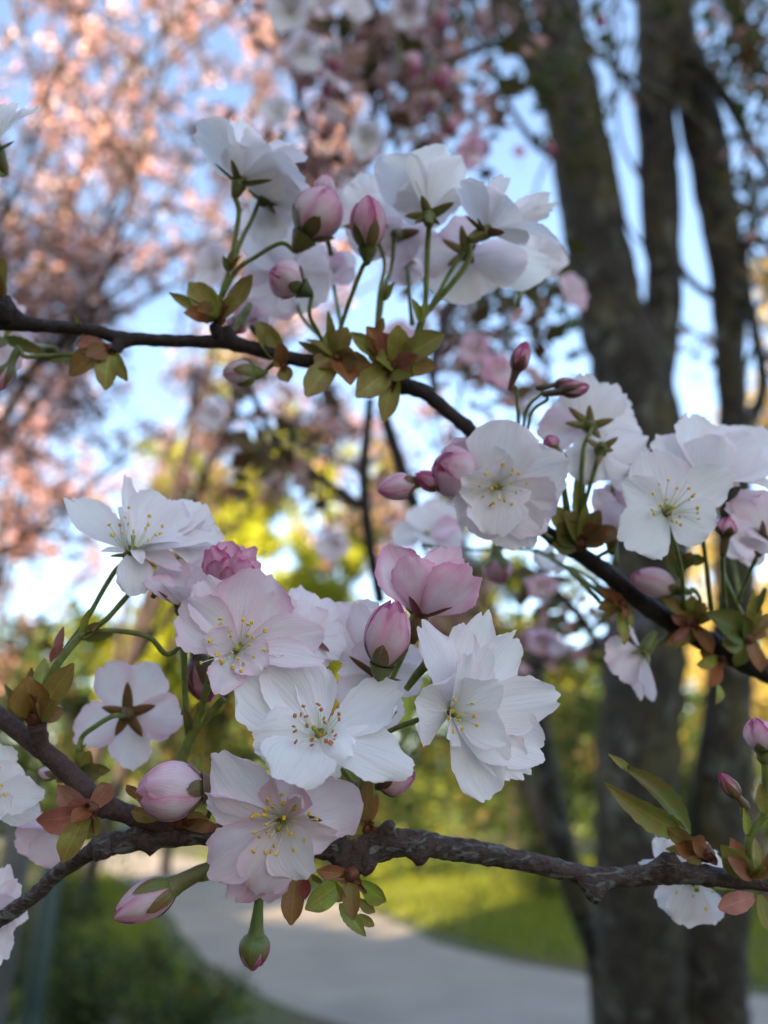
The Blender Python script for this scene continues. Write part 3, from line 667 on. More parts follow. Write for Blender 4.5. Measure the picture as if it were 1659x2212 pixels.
# far wood that closes the view
def far_wood():
    rg = random.Random(77); pts = []
    for i in range(1400):
        a = R(rg.uniform(-52, 52)); rr = rg.uniform(32, 46)
        pts.append((rr * math.sin(a), rr * math.cos(a), rg.uniform(0, 1) * (8.5 + 3.0 * noise.noise(Vector((a * 5, 0, 0))))))
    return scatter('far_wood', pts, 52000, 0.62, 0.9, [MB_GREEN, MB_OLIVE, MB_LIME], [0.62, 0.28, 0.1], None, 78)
tag(far_wood(), 'hazy green wood closing the view beyond the garden', 'wood', kind='stuff')
# grass along the far verge
def grass():
    rg = np.random.default_rng(9); n = 60000
    x = rg.uniform(-6, 7, n); y = rg.uniform(6.5, 22, n)
    q = np.array([[p.x, p.y] for p in pc])
    dist = np.min(np.hypot(x[:, None] - q[None, :, 0], y[:, None] - q[None, :, 1]), axis=1)
    k = dist > 1.55; x, y = x[k], y[k]; n = len(x)
    a = rg.uniform(0, 6.28, n); h = rg.uniform(0.05, 0.17, n); lx = rg.normal(size=n) * 0.04; ly = rg.normal(size=n) * 0.04; wd = 0.012
    v = np.stack([np.stack([x - wd * np.cos(a), y - wd * np.sin(a), np.zeros(n)], 1), np.stack([x + wd * np.cos(a), y + wd * np.sin(a), np.zeros(n)], 1), np.stack([x + lx, y + ly, h], 1)], 1).reshape(-1, 3)
    me = bpy.data.meshes.new('grass'); me.vertices.add(3 * n); me.vertices.foreach_set('co', v.ravel()); me.loops.add(3 * n); me.loops.foreach_set('vertex_index', np.arange(3 * n)); me.polygons.add(n); me.polygons.foreach_set('loop_start', np.arange(0, 3 * n, 3))
    me.materials.append(faced('grass_blades', [(0.093, 0.136, 0.012), (0.155, 0.198, 0.019), (0.223, 0.248, 0.031)], 0.5))
    at = me.attributes.new('tone', 'FLOAT', 'FACE'); at.data.foreach_set('value', rg.random(n).astype(np.float32)); me.update(calc_edges=True)
    return link('grass', me)
tag(grass(), 'grass growing along the verge of the path', 'grass', kind='stuff')

# tall hedge added unseen behind the viewer to shade near branches, lower leftwards
def blocker():
    hd = Vector((-math.sin(SUN_AZ), -math.cos(SUN_AZ), 0)); pr = Vector((hd.y, -hd.x, 0)); mid = hd * -6.5
    root = empty('shade_hedge', mid); tag(root, 'tall dark evergreen hedge added unseen behind the viewpoint for shade', 'blocker')
    pts, vs, fs = [], [], []; nx, nz, HD = 60, 24, 1.5
    def top(l): return 7.4 if l > -5.1 else (4.0 if l > -7.8 else 5.4)
    for side in (-1, 1):
        o = len(vs)
        for j in range(nz + 1):
            for i in range(nx + 1):
                l = -12.5 + 17.0 * i / nx; z = top(l) * j / nz * (1 + 0.05 * noise.noise(Vector((l * 0.9, 0, 0))))
                ed = min(1, (1 - j / nz) * 5) * min(1, i / 2, (nx - i) / 2)
                q = mid + pr * l + hd * (side * HD / 2 * (0.15 + 0.85 * ed) + 0.15 * noise.noise(Vector((l, z, side)))) + Vector((0, 0, z))
                vs.append(q - mid); pts.append(tuple(q))
        for j in range(nz):
            for i in range(nx): a = o + j * (nx + 1) + i; fs.append((a, a + 1, a + nx + 2, a + nx + 1))
    mesh_obj('blocker_core', vs, fs, plain('blocker_core', (0.03, 0.045, 0.015), 0.8, 0, 0.4, 5), root)
    scatter('foliage', pts, 12000, 0.13, 0.3, [MB_DARK, MB_GREEN], [0.6, 0.4], root, 5)
blocker()

# posts on the left
def post(label, x, y0, d, wpx, mat, name):
    top = P(x, y0, d); base = Vector((top.x, top.y, 0)); root = empty(name, base); tag(root, label, 'post', 'fence posts')
    r = wpx * d / FPX / 2
    v, f, u = tube([base + Vector((0, 0, -0.05)), base + Vector((0, 0, 0.5)), Vector((base.x, base.y, top.z - 0.02)), Vector((base.x, base.y, top.z))], [r, r, r, r * 0.8], 12, 0.02, 8, origin=base)
    mesh_obj('shaft', v, f, mat, root, uvs=u)
    v, f, u = tube([Vector((base.x, base.y, top.z)), Vector((base.x, base.y, top.z + 0.015)), Vector((base.x, base.y, top.z + 0.03))], [r * 1.15, r * 1.1, r * 0.4], 12, origin=base)
    mesh_obj('cap', v, f, mat, root, uvs=u)
post('dark green metal fence post in front of the left shrubs', 120, 1820, 4.2, 44, plain('green_paint', (0.008, 0.028, 0.022), 0.45, 0, 0.2, 30), 'fence_post')
post('weathered grey wooden fence post left of the green one', 45, 1780, 4.4, 60, plain('grey_wood', (0.07, 0.065, 0.055), 0.8, 0, 0.3, 12), 'fence_post')

# ---- the mossy multi-stemmed cherry on the right
TB = P(1385, 2212, 2.3); TB.z = 0
TR = empty('old_cherry_tree', TB); tag(TR, 'dark multi-stemmed cherry tree with mossy, lichened trunks beside the path', 'tree')
def limb(name, pts, d, mat, root, sides=16, rough=0.15, nf=16.0, sub=5, to_ground=False, d1=None):
    n = len(pts); ps = [P(q[0], q[1], d + ((d1 - d) * i / (n - 1) if d1 else 0)) for i, q in enumerate(pts)]; rr = [q[2] * d / FPX / 2 for q in pts]
    if to_ground: g = ps[0].copy(); g.z = -0.05; ps = [g] + ps; rr = [rr[0] * 1.35] + rr
    v, f, u = tube(catmull(ps, sub), interp(rr, sub), sides, rough, nf, origin=Vector(root.location))
    return mesh_obj(name, v, f, mat, root, uvs=u)
BT = M['bark_trunk']
limb('trunk', [(1385, 2300, 190), (1385, 2100, 186), (1380, 1900, 185), (1375, 1700, 178), (1385, 1500, 168), (1398, 1300, 165), (1400, 1100, 165), (1388, 950, 172), (1362, 800, 160), (1322, 680, 142), (1297, 560, 136), (1272, 420, 132), (1247, 280, 128), (1222, 120, 105), (1205, 0, 95), (1190, -300, 75)], 2.3, BT, TR, to_ground=True, sides=24)
limb('trunk', [(1392, 930, 110), (1412, 780, 96), (1434, 640, 76), (1427, 450, 84), (1420, 300, 88), (1415, 120, 82), (1410, 0, 74), (1400, -300, 55)], 2.3, BT, TR, d1=2.4)
limb('trunk', [(1540, 2300, 160), (1538, 2050, 150), (1552, 1800, 124), (1576, 1500, 100), (1590, 1200, 82), (1585, 950, 62), (1578, 780, 62), (1570, 600, 70), (1545, 420, 86), (1520, 280, 86), (1480, 120, 78), (1452, 0, 72), (1425, -300, 55)], 2.35, BT, TR, to_ground=True)
limb('trunk', [(1300, 2120, 62), (1252, 1950, 62), (1205, 1780, 56), (1168, 1600, 50), (1150, 1450, 44), (1160, 1350, 36)], 2.9, BT, TR, to_ground=True, sides=12)
for q, dd in (([(1242, 270, 62), (1195, 210, 62), (1150, 120, 56), (1110, 20, 50), (1070, -120, 42)], 2.28), ([(1290, 480, 22), (1210, 345, 20), (1165, 320, 16), (1120, 262, 13), (1075, 185, 11)], 2.26),
              ([(1480, 120, 30), (1530, 160, 26), (1580, 230, 24), (1640, 340, 20), (1720, 430, 16)], 2.25), ([(1470, 572, 14), (1490, 605, 16), (1535, 638, 18), (1575, 640, 20)], 2.35),
              ([(1560, 1000, 34), (1620, 910, 30), (1648, 840, 27), (1640, 760, 24), (1612, 620, 22), (1610, 540, 18), (1640, 400, 14)], 2.3), ([(1410, 250, 22), (1360, 190, 16), (1330, 130, 12), (1318, 20, 10)], 2.3),
              ([(1150, 130, 24), (1080, 95, 20), (980, 120, 15), (900, 110, 10)], 2.2), ([(1540, 300, 20), (1450, 215, 16), (1330, 150, 10)], 2.2), ([(1600, 700, 14), (1650, 640, 10), (1690, 500, 8)], 2.3), ([(1640, 160, 40), (1600, 60, 44), (1570, -80, 46)], 2.6), ([(1420, 430, 9), (1380, 380, 8), (1340, 300, 7), (1330, 200, 6), (1345, 90, 5), (1330, -40, 4)], 2.2), ([(1190, 330, 8), (1160, 400, 6), (1150, 480, 5), (1165, 560, 4)], 2.2),
              ([(1440, 560, 8), (1380, 520, 7), (1350, 470, 6), (1340, 420, 5)], 2.2), ([(1580, 500, 10), (1640, 560, 8), (1680, 660, 6)], 2.3), ([(1250, 300, 9), (1310, 250, 7), (1350, 170, 6), (1380, 60, 5)], 2.2), ([(1110, 30, 12), (1040, 60, 10), (960, 40, 8), (880, 60, 6)], 2.2),
              ([(1480, 130, 12), (1560, 110, 10), (1650, 150, 9), (1720, 160, 8)], 2.2), ([(1580, 800, 12), (1540, 740, 9), (1500, 720, 7), (1470, 690, 5)], 2.4), ([(1545, 430, 9), (1600, 360, 8), (1640, 250, 7), (1659, 120, 5)], 2.2), ([(1200, 120, 10), (1230, 60, 8), (1300, 20, 7), (1340, -60, 5)], 2.2), ([(1640, 720, 12), (1600, 830, 11), (1610, 920, 9)], 2.2), ([(1075, 185, 8), (1060, 120, 7), (1065, 40, 5)], 2.2)):
    limb('limb', q, dd, BT, TR, 10, 0.08, 20)
rg = random.Random(11)
def cloud(cx, cy, rx, ry, d0, d1, n, rg): return [tuple(P(cx + rg.gauss(0, rx), cy + rg.gauss(0, ry), rg.uniform(d0, d1))) for _ in range(n)]
pts = cloud(1640, 120, 60, 110, 1.9, 2.9, 26, rg) + cloud(1500, -60, 150, 60, 2.0, 3.0, 24, rg) + cloud(1120, 60, 90, 80, 1.8, 2.6, 22, rg) + cloud(1640, 430, 30, 120, 2.0, 2.8, 14, rg) + cloud(1080, 700, 80, 60, 1.4, 2.2, 16, rg) + cloud(1240, 180, 30, 50, 2.0, 2.2, 6, rg)
scatter('crown', pts, 1700, 0.05, 0.13, [MB_OLIVE, MB_GREEN, MB_PINK], [0.5, 0.28, 0.22], TR, 4)
pts = cloud(1500, 760, 70, 40, 2.4, 3.0, 6, rg) + cloud(1620, 800, 50, 50, 2.4, 3.0, 6, rg)
o = scatter('blossom_cluster', pts, 150, 0.045, 0.09, [MB_PALE, MB_OLIVE], [0.6, 0.4], TR, 6)

# ================================================================== hanging boughs a little behind the main flowers (out of focus)
def bough(label, lines, pts, nleaf, size, spread, mats, shares, seed, mat=None, blossoms=0):
    p0 = P(*lines[0][0][:2], lines[0][0][3]); root = empty('cherry_bough', p0); tag(root, label, 'branch', 'boughs hanging behind')
    for i, ln in enumerate(lines):
        ps = [P(q[0], q[1], q[3]) for q in ln]; rr = [q[2] * q[3] / FPX / 2 for q in ln]
        v, f, u = tube(catmull(ps, 4), interp(rr, 4), 8, 0.10, 60, origin=p0); mesh_obj('twig', v, f, mat or M['bark_dark'], root, uvs=u)
    if nleaf: scatter('foliage', pts, nleaf, size, spread, mats, shares, root, seed, aspect=0.55)
    return root
rg = random.Random(21)
bough('leafy cherry bough hanging from the top between pink buds', [[(800, -60, 14, 0.95), (812, 100, 14, 0.93), (830, 220, 12, 0.9), (860, 330, 9, 0.88)], [(612, -50, 13, 0.95), (632, 140, 13, 0.92), (655, 260, 12, 0.9), (690, 420, 9, 0.86)], [(1000, -40, 12, 1.0), (960, 60, 11, 0.96), (900, 170, 9, 0.92), (880, 260, 7, 0.9)], [(640, 160, 8, 0.92), (720, 120, 7, 0.9), (790, 90, 6, 0.9)]],
      cloud(800, 80, 150, 90, 0.8, 1.2, 40, rg) + cloud(920, 250, 70, 70, 0.8, 1.1, 18, rg) + cloud(690, 330, 50, 60, 0.85, 1.0, 9, rg), 760, 0.032, 0.05, [MB_OLIVE, MB_BRONZE, MB_PINK, MB_PALE], [0.30, 0.12, 0.34, 0.24], 31)
bough('leafy bough with bronze leaves under the upper twig', [[(1010, 560, 20, 0.62), (960, 700, 20, 0.6), (935, 800, 20, 0.58), (950, 900, 16, 0.56)], [(800, 860, 20, 0.62), (786, 1020, 22, 0.62), (795, 1150, 24, 0.62), (822, 1300, 26, 0.64)], [(825, 880, 22, 0.5), (850, 960, 26, 0.5), (880, 1050, 26, 0.5), (910, 1125, 22, 0.5)], [(500, 780, 12, 0.6), (560, 880, 14, 0.6), (600, 960, 16, 0.6), (690, 1030, 16, 0.62), (790, 1100, 18, 0.62)]],
      cloud(1050, 690, 70, 60, 0.6, 0.9, 18, rg) + cloud(600, 900, 60, 60, 0.5, 0.7, 10, rg) + cloud(700, 1060, 60, 40, 0.7, 1.0, 8, rg) + cloud(1130, 760, 40, 60, 0.6, 0.9, 10, rg), 150, 0.028, 0.04, [MB_OLIVE, MB_BRONZE, MB_PINK], [0.4, 0.25, 0.35], 32)
bough('fine-twigged bough with pink and bronze tufts behind the centre', [[(420, 800, 8, 1.3), (520, 900, 9, 1.3), (640, 960, 10, 1.3), (760, 1010, 11, 1.3), (900, 1100, 12, 1.35)], [(700, 760, 7, 1.2), (720, 900, 8, 1.2), (700, 1050, 9, 1.2), (720, 1200, 10, 1.25)], [(1000, 820, 7, 1.2), (980, 960, 8, 1.2), (1000, 1150, 9, 1.2), (1060, 1320, 10, 1.25)], [(880, 700, 7, 1.1), (960, 780, 8, 1.1), (1100, 860, 9, 1.1), (1200, 960, 9, 1.15)]],
      cloud(560, 930, 90, 60, 1.0, 1.5, 16, rg) + cloud(720, 1080, 70, 90, 1.0, 1.5, 16, rg) + cloud(1010, 1050, 60, 150, 1.0, 1.4, 14, rg) + cloud(1080, 830, 80, 60, 0.9, 1.3, 16, rg) + cloud(900, 720, 80, 50, 0.9, 1.2, 10, rg), 330, 0.028, 0.05, [MB_OLIVE, MB_BRONZE, MB_PINK, MB_PALE], [0.28, 0.14, 0.34, 0.24], 35)
bough('shaded bough crossing low behind the big white flower', [[(1110, 1450, 22, 1.05), (1170, 1428, 27, 1.05), (1240, 1415, 30, 1.05), (1320, 1378, 34, 1.1), (1400, 1330, 36, 1.2)], [(1160, 1210, 17, 0.62), (1200, 1275, 20, 0.62), (1260, 1340, 20, 0.62), (1290, 1400, 14, 0.62)]],
      cloud(1220, 1330, 60, 40, 0.55, 0.9, 8, rg), 60, 0.028, 0.035, [MB_OLIVE, MB_PINK, MB_GREEN], [0.4, 0.35, 0.25], 33)
BG = 'blurred blossoms on the hanging boughs'
for i, (x, y, d, rad, ax, pk) in enumerate(((628, 30, .56, 60, (-.1, -.1, 1), .12), (652, 112, .60, 50, (.3, -.5, .8), .15), (700, -20, .6, 55, (0, -.4, .9), .15), (880, 15, .58, 48, (.1, -.6, .7), .2), (785, 300, .62, 46, (.2, -.3, .9), .12), (1010, 330, .62, 42, (.4, -.3, .8), .4), (600, 250, .66, 46, (0, .2, 1), .1), (760, 20, .62, 45, (.4, .1, .9), .15))):
    auto_flower(['largest blurred white blossom at the top, turned forward over the hanging twig', 'blurred white blossom nodding just beneath the largest one at the top', 'pale blurred blossom cut by the top edge beside the largest one', 'blurred blossom cut by the top edge among the pink buds', 'small blurred white blossom at the low end of the hanging twig', 'blurred mauve blossom against open sky left of the dark trunk', 'faint white blossom behind the left hanging twig', 'blurred white blossom between the two hanging twigs at the top edge'][i], ZW1, (x, y), d, ax, rad, 8, 25, pk, 100 + i, group=BG, stem=[(x + 6, y - 40 + 80 * (i % 2), d + 0.02)], stamens=0)
for i, (x, y, x2, y2, wd, d, pk) in enumerate(((868, 128, 905, 160, 62, .56, .55), (938, 150, 962, 190, 58, .58, .6), (935, 200, 925, 240, 50, .58, .5), (955, 255, 985, 290, 46, .58, .65), (722, 120, 716, 158, 40, .6, .8), (712, 180, 705, 210, 36, .62, .8), (938, 22, 955, 60, 46, .6, .6), (1290, 30, 1305, 62, 24, .9, .9), (1180, 300, 1200, 340, 20, .9, .9))):
    bud(['largest blurred pink bud of the hanging group at the top', 'blurred round pink bud right beside the largest hanging one', 'blurred pale bud below the two largest hanging buds', 'lowest blurred rose bud of the hanging group', 'blurred magenta bud by the left hanging twig', 'smaller blurred magenta bud under its twin on the left hanging twig', 'blurred pink bud just under the top edge', 'tiny dark pink bud before the upper dark trunk', 'tiny dark bud beside the fork of the dark trunk'][i], ZW1, (x, y), (x2, y2), wd, d, pink=pk, group='blurred buds on the hanging boughs', stem=[(x - 5, y - 40, d + .02)], stem_r=0.8)
for i, (x, y, d, rad, ax, pk) in enumerate(((1120, 330, 2.0, 16, (0, 0, 1), .5), (1190, 1370, .5, 60, (-.3, -.7, .5), .35), (1165, 1265, .6, 40, (.2, -.2, .9), .4), (720, 1180, .75, 42, (0, .2, 1), .2), (460, 900, .9, 35, (0, 0, 1), .2), (860, 745, .5, 55, (.2, .3, .9), .3), (1070, 810, .5, 50, (.3, .2, .9), .4), (1030, 760, .6, 45, (-.3, .2, .9), .35), (1225, 640, .5, 50, (.5, .2, .8), .3), (470, 580, .45, 60, (-.3, .2, .9), .15))):
    auto_flower(['tiny mauve blossom against the sky by the thin side limb', 'blurred pink blossom nodding above the low shaded bough', 'blurred mauve blossom behind the pink hanging bud', 'faint white blossom amid the lime green background', 'faint white blossom far behind the bare stretch of the slender twig', 'blurred pinkish blossom behind the fullest leaf rosette', 'blurred pink blossom beside the tall upright dark bud', 'blurred mauve blossom among the bronze leaves under the upper cluster', 'blurred pink blossom against the dark trunk at the end of the upper cluster', 'blurred grey-white blossom left of the broad pale flower'][i], ZW1, (x, y), d, ax, rad, 8, 25, pk, 140 + i, group=BG, stem=[(x + 6, y + 40, d + 0.02)])

# ================================================================== branches
def branch(label, pts, d_default, mat, sides=26, rough=0.10, nf=420, sub=14, bumps=(), spurs=(), name='cherry_branch', ridge=0.05):
    """pts: (x, y, width px, depth)"""
    ps = [P(q[0], q[1], q[3]) for q in pts]; rr = [q[2] * q[3] / FPX / 2 for q in pts]
    root = empty(name, ps[0]); tag(root, label, 'branch')
    bl = [(P(b[0], b[1], b[2]), b[3] * b[2] / FPX, b[4] * b[2] / FPX, V(*b[5]).normalized()) for b in bumps]
    v, f, u = tube(catmull(ps, sub), interp(rr, sub), sides, rough, nf, bl, origin=ps[0], ridge=ridge); mesh_obj('stem', v, f, mat, root, uvs=u)
    for sp in spurs:
        q = [P(a[0], a[1], a[3]) for a in sp]; r = [a[2] * a[3] / FPX / 2 for a in sp]
        v, f, u = tube(catmull(q, 6), interp(r, 6), 16, 0.18, 650, origin=ps[0]); mesh_obj('spur', v, f, mat, root, uvs=u)
    return root
branch('thick grey branch with flaking bark crossing below the front flowers',
       [(-260, 2170, 30, .178), (-60, 2025, 32, .176), (60, 1945, 32, .175), (130, 1882, 33, .174), (190, 1845, 37, .173), (225, 1826, 48, .172), (300, 1815, 44, .172), (400, 1806, 39, .171), (500, 1800, 40, .171), (600, 1805, 49, .171), (700, 1815, 67, .171), (760, 1828, 76, .171), (830, 1823, 67, .171), (880, 1820, 55, .171), (960, 1830, 48, .172), (1060, 1846, 44, .173), (1170, 1868, 40, .174), (1280, 1893, 40, .175), (1370, 1892, 40, .176), (1460, 1886, 44, .176), (1560, 1895, 40, .177), (1660, 1907, 39, .178), (1800, 1935, 39, .18), (2000, 1990, 40, .184)],
       .172, M['bark_grey'], rough=0.18, ridge=0.16, bumps=[(1288, 1916, .172, 46, 26, (0, -1, .3)), (1445, 1868, .173, 55, 30, (.1, 1, .3)), (830, 1790, .168, 40, 16, (.2, 1, .4)), (750, 1870, .166, 60, 26, (0, -1, .4)), (290, 1792, .170, 36, 14, (-.2, 1, .3)), (905, 1850, .169, 30, 12, (0, -1, .3)), (322, 1840, .17, 26, 8, (0, -1, .4)), (165, 1865, .172, 20, 6, (-.5, 1, .3))],
       spurs=[[(240, 1824, 44, .171), (214, 1833, 52, .170), (205, 1836, 50, .1695), (201, 1837, 34, .1693)], [(800, 1830, 60, .170), (790, 1868, 44, .168), (780, 1886, 26, .167)], [(840, 1812, 40, .170), (838, 1790, 32, .169), (846, 1778, 20, .1685)]])
branch('dark red-brown twig slanting down from the left to the thick grey branch',
       [(-300, 1330, 30, .186), (-60, 1500, 34, .180), (20, 1565, 36, .178), (80, 1610, 40, .176), (140, 1662, 42, .175), (210, 1728, 44, .173), (290, 1763, 40, .172), (380, 1788, 38, .172), (450, 1800, 38, .172), (560, 1806, 40, .174)], .175, M['bark_red'], rough=0.10, nf=450, ridge=0.10,
       bumps=[(215, 1752, .170, 26, 10, (-.4, -1, .3)), (75, 1588, .174, 26, 8, (.2, 1, .3)), (400, 1770, .170, 22, 8, (.2, 1, .3))],
       spurs=[[(216, 1735, 32, .172), (200, 1752, 34, .170), (186, 1762, 24, .169)], [(88, 1612, 36, .175), (82, 1585, 38, .174), (80, 1566, 40, .173)]])
branch('slender dark twig running across the top flowers and down to the right',
       [(-260, 640, 30, .20), (-60, 688, 36, .20), (20, 698, 34, .20), (110, 704, 28, .20), (200, 715, 27, .201), (262, 730, 30, .202), (340, 735, 27, .203), (420, 738, 27, .204), (482, 738, 34, .205), (540, 750, 30, .206), (620, 772, 28, .207), (700, 785, 30, .208), (790, 800, 40, .209), (860, 828, 38, .21), (920, 850, 32, .211), (970, 892, 28, .212), (1030, 945, 30, .213), (1100, 1050, 30, .215), (1180, 1150, 32, .216), (1280, 1215, 36, .217), (1400, 1310, 42, .218), (1500, 1372, 46, .219), (1660, 1452, 50, .22), (1900, 1580, 54, .225)],
       .21, M['bark_dark'], rough=0.14, nf=380, sides=20, sub=12, ridge=0.14,
       bumps=[(488, 722, .203, 30, 12, (.2, 1, .3)), (15, 680, .198, 40, 16, (0, 1, .3)), (262, 745, .20, 28, 10, (0, -1, .3)), (1020, 905, .21, 20, 6, (.5, 1, 0))],
       spurs=[[(478, 735, 30, .204), (468, 712, 30, .203), (462, 700, 24, .203)], [(258, 738, 26, .201), (252, 752, 26, .20), (246, 762, 20, .199)], [(850, 830, 36, .209), (845, 855, 30, .207), (835, 880, 20, .206)], [(15, 690, 40, .199), (10, 665, 46, .198), (8, 640, 30, .198)]])

# ================================================================== flowers in focus
# F1: front flower over the branch, facing us
flower('blush flower facing forward with golden stamens, lowest in the bunch over the thick branch', ZA, (670, 690), .158, (-.12, .05, 1), [
    Q(700, 385, 330, dz=5, pink=.30, roll=4), Q(245, 285, 420, dz=4, roll=-10, bow=.07, notch=.03, cup=.2), Q(1150, 490, 470, dz=6, roll=12, bow=-.04, serr=.012, notch=0, cup=.3, curl=.05),
    Q(330, 1170, 330, dz=-3, pink=.4, roll=0), Q(500, 1185, 330, dz=-3, pink=.32),
    Q(165, 540, 270, dz=1, roll=-30, cup=.45, bow=.03), Q(180, 1010, 350, dz=-1, roll=14, cup=.45, bow=.07, pink=.26), Q(470, 1165, 345, dz=5, roll=-8, bow=.10, cup=.45, serr=.045, curl=-.1), Q(800, 1045, 370, dz=8, roll=10, bow=.12, cup=.42, curl=-.12),
    Q(985, 810, 270, dz=6, roll=24, bow=.08, cup=.4, curl=-.1), Q(850, 420, 120, dz=9, pink=.3, curl=.3, cup=.7, rip=.1)],
    el=18, pink=.20, stamens=38, slen=8.2, spread=66, stem=[(760, 900, .170), (820, 1010, .172)], sepals=[(900, 700, 90), (560, 850, 90), (540, 560, 90)])
# F2: wide white flower seen from above its rim
flower('widest white flower opening upward, russet stamens, sitting above the golden-stamened one', ZW1, (690, 1592), .155, (-.10, .70, .70), [
    Q(528, 1440, 176, dz=-9, roll=-14, bow=-.05, cup=.3, curl=.06, notch=.02), Q(600, 1418, 150, dz=-11, roll=6, cup=.35, bow=-.06), Q(682, 1428, 92, dz=-11, cup=.8, rip=.1, bow=-.04, serr=.05), Q(870, 1480, 150, dz=-5, roll=-16, bow=-.06, cup=.25, serr=.045, notch=.05),
    Q(548, 1600, 130, dz=4, roll=-20, bow=.06, cup=.15, curl=-.10), Q(615, 1678, 170, dz=12, bow=.05, cup=.12, curl=-.12, serr=.045, roll=0), Q(885, 1655, 130, dz=7, bow=.05, cup=.1, curl=-.08, serr=.05, roll=-8),
    Q(745, 1640, 95, dz=9, bow=.08, cup=-.3, rip=.12, curl=-.1)],
    el=20, pink=.05, stamens=28, slen=6.8, spread=64, anther='anther_red', stem=[(760, 1690, .167), (775, 1780, .170)], sepals=[(790, 1585, 30, {'dz': -4})])
# F3: blush flower up and left
flower('blush flower with long yellow stamens beneath the bright pink ruffled bud', ZC, (1035, 985), .166, (.18, .30, .93), [
    Q(1170, 555, 420, dz=-3, roll=0, bow=-.03, cup=.3), Q(835, 600, 300, dz=-2, roll=6, cup=.35), Q(725, 740, 330, dz=2, roll=-12, cup=.3, serr=.05, pink=.25), Q(1330, 700, 260, dz=-4, roll=10, cup=.3),
    Q(1490, 900, 300, dz=0, roll=12, bow=.04, cup=.2, serr=.015), Q(865, 900, 180, dz=6, roll=-20, serr=.06, bow=.05), Q(930, 1235, 200, dz=9, roll=5, bow=.05, cup=.3, pink=.28, serr=.015), Q(1480, 1040, 170, dz=6, roll=-15, bow=.05), Q(1180, 1090, 220, dz=8, bow=.06)],
    el=25, pink=.26, stamens=28, slen=9.0, spread=58, stem=[(1000, 1090, .172), (880, 1150, .174), (830, 1340, .174)], sepals=[(1010, 1120, 70, {'dz': 6})])
# F4: large white flower on the right, turned to the right
flower('large double white flower turned right, hanging over the air beside the trunks', ZB, (985, 955), .162, (.42, .02, .90), [
    Q(832, 900, 430, dz=9, roll=-6, cup=.35, bow=.0, serr=.02), Q(865, 478, 250, dz=3, roll=14, cup=.4, bow=.05, curl=-.12, serr=.012), Q(1050, 478, 220, dz=-3, cup=.2), Q(1175, 420, 230, dz=-6, cup=.2, serr=.022, roll=-12),
    Q(1385, 560, 300, dz=-8, roll=6, bow=-.04, serr=.03), Q(1560, 890, 330, dz=-9, roll=0, serr=.028, notch=.07), Q(1500, 1180, 330, dz=-8, roll=-6, serr=.022, notch=.05), Q(1400, 1300, 280, dz=-6, roll=-10, serr=.035),
    Q(1225, 1435, 300, dz=0, roll=4, cup=.3, bow=.03, serr=.03, notch=.0), Q(985, 1130, 190, dz=9, roll=-24, cup=.4), Q(1085, 640, 220, dz=8, cup=.4, bow=.05, n=(.5, 0, .85), roll=14), Q(1200, 625, 200, dz=3, cup=.45, bow=.04),
    Q(1255, 815, 260, dz=6, roll=12, cup=.4, bow=.05, n=(.3, .4, .85)), Q(1290, 1110, 210, dz=7, roll=-5, cup=.5, bow=.07, b=(1030, 1000)), Q(1310, 1230, 200, dz=2, roll=5, cup=.4)],
    el=20, pink=.09, stamens=10, slen=6.5, spread=40, stem=[(860, 985, .168), (700, 1045, .170), (590, 1120, .171), (520, 1280, .172), (490, 1420, .172)], sepals=[(870, 700, 70, {'dz': -4}), (840, 960, 60, {'dz': -4})], tube_len=6, serr=.022, cupd=.18, ripd=.055)
# F5: half open pink cup
flower('half-open pink cup-shaped flower seen from the side above the large white one', ZB, (825, 440), .168, (.25, .93, .28), [
    Q(1000, 85, 250, dz=-9, n=(0, .1, 1), roll=0, cup=.4, serr=.05, pink=0.35), Q(860, 130, 210, dz=-8, n=(0, .1, 1), cup=.4, serr=.05, pink=0.35), Q(1075, 150, 200, dz=-6, n=(-.2, .1, 1), cup=.4, serr=.04, pink=0.38), Q(640, 65, 270, dz=-1, n=(.5, .1, .8), roll=-20, cup=.5, serr=.05, pink=0.45, bow=-.08), Q(770, 120, 260, dz=3, n=(.1, .2, -1), cup=.5, bow=-.08, pink=0.45, serr=.04),
    Q(1120, 215, 320, dz=6, n=(-.1, .3, -1), cup=.4, bow=-.10, pink=0.47, serr=.045, notch=.06), Q(980, 190, 230, dz=2, n=(0, .2, -1), pink=0.45, bow=-.06)],
    el=60, pink=0.45, green=.2, stem=[(780, 520, .169), (735, 650, .169), (670, 790, .169), (610, 960, .170), (540, 1300, .172)], sepals=[(770, 325, 130, {'dz': 5, 'col': (.15, .035, .03)}), (1000, 385, 130, {'dz': 6, 'col': (.15, .03, .03)}), (690, 310, 70, {'dz': -2, 'col': (.13, .10, .03)}), (880, 330, 60, {'dz': -5, 'col': (.13, .10, .03)})], scol=(.14, .10, .03))
bud('plump pink bud with creased tip standing between the white flowers', ZB, (618, 725), (690, 358), 250, .163, .161, .5, stem=[(600, 840, .165), (560, 1000, .168), (520, 1280, .171)], scol=(.17, .18, .06), seplen=.42, sharp=.92, tube_len=4)
bud('large pale pink bud lying sideways against the dark twig', ZD, (1105, 890), (722, 925), 300, .166, .162, .40, stem=[(1140, 960, .168), (1110, 1050, .171), (1080, 1090, .172)], scol=(.17, .10, .05), seplen=.30, sharp=.95, tube_len=3, openness=.10)
bud('slim pale pink bud pointing down left below the thick branch', ZD, (945, 1410), (608, 1592), 200, .166, .164, .46, stem=[(1060, 1370, .167), (1130, 1360, .169), (1230, 1300, .171)], scol=(.17, .17, .06), seplen=.52, sharp=.85, tube_len=8, stem_r=1.1)
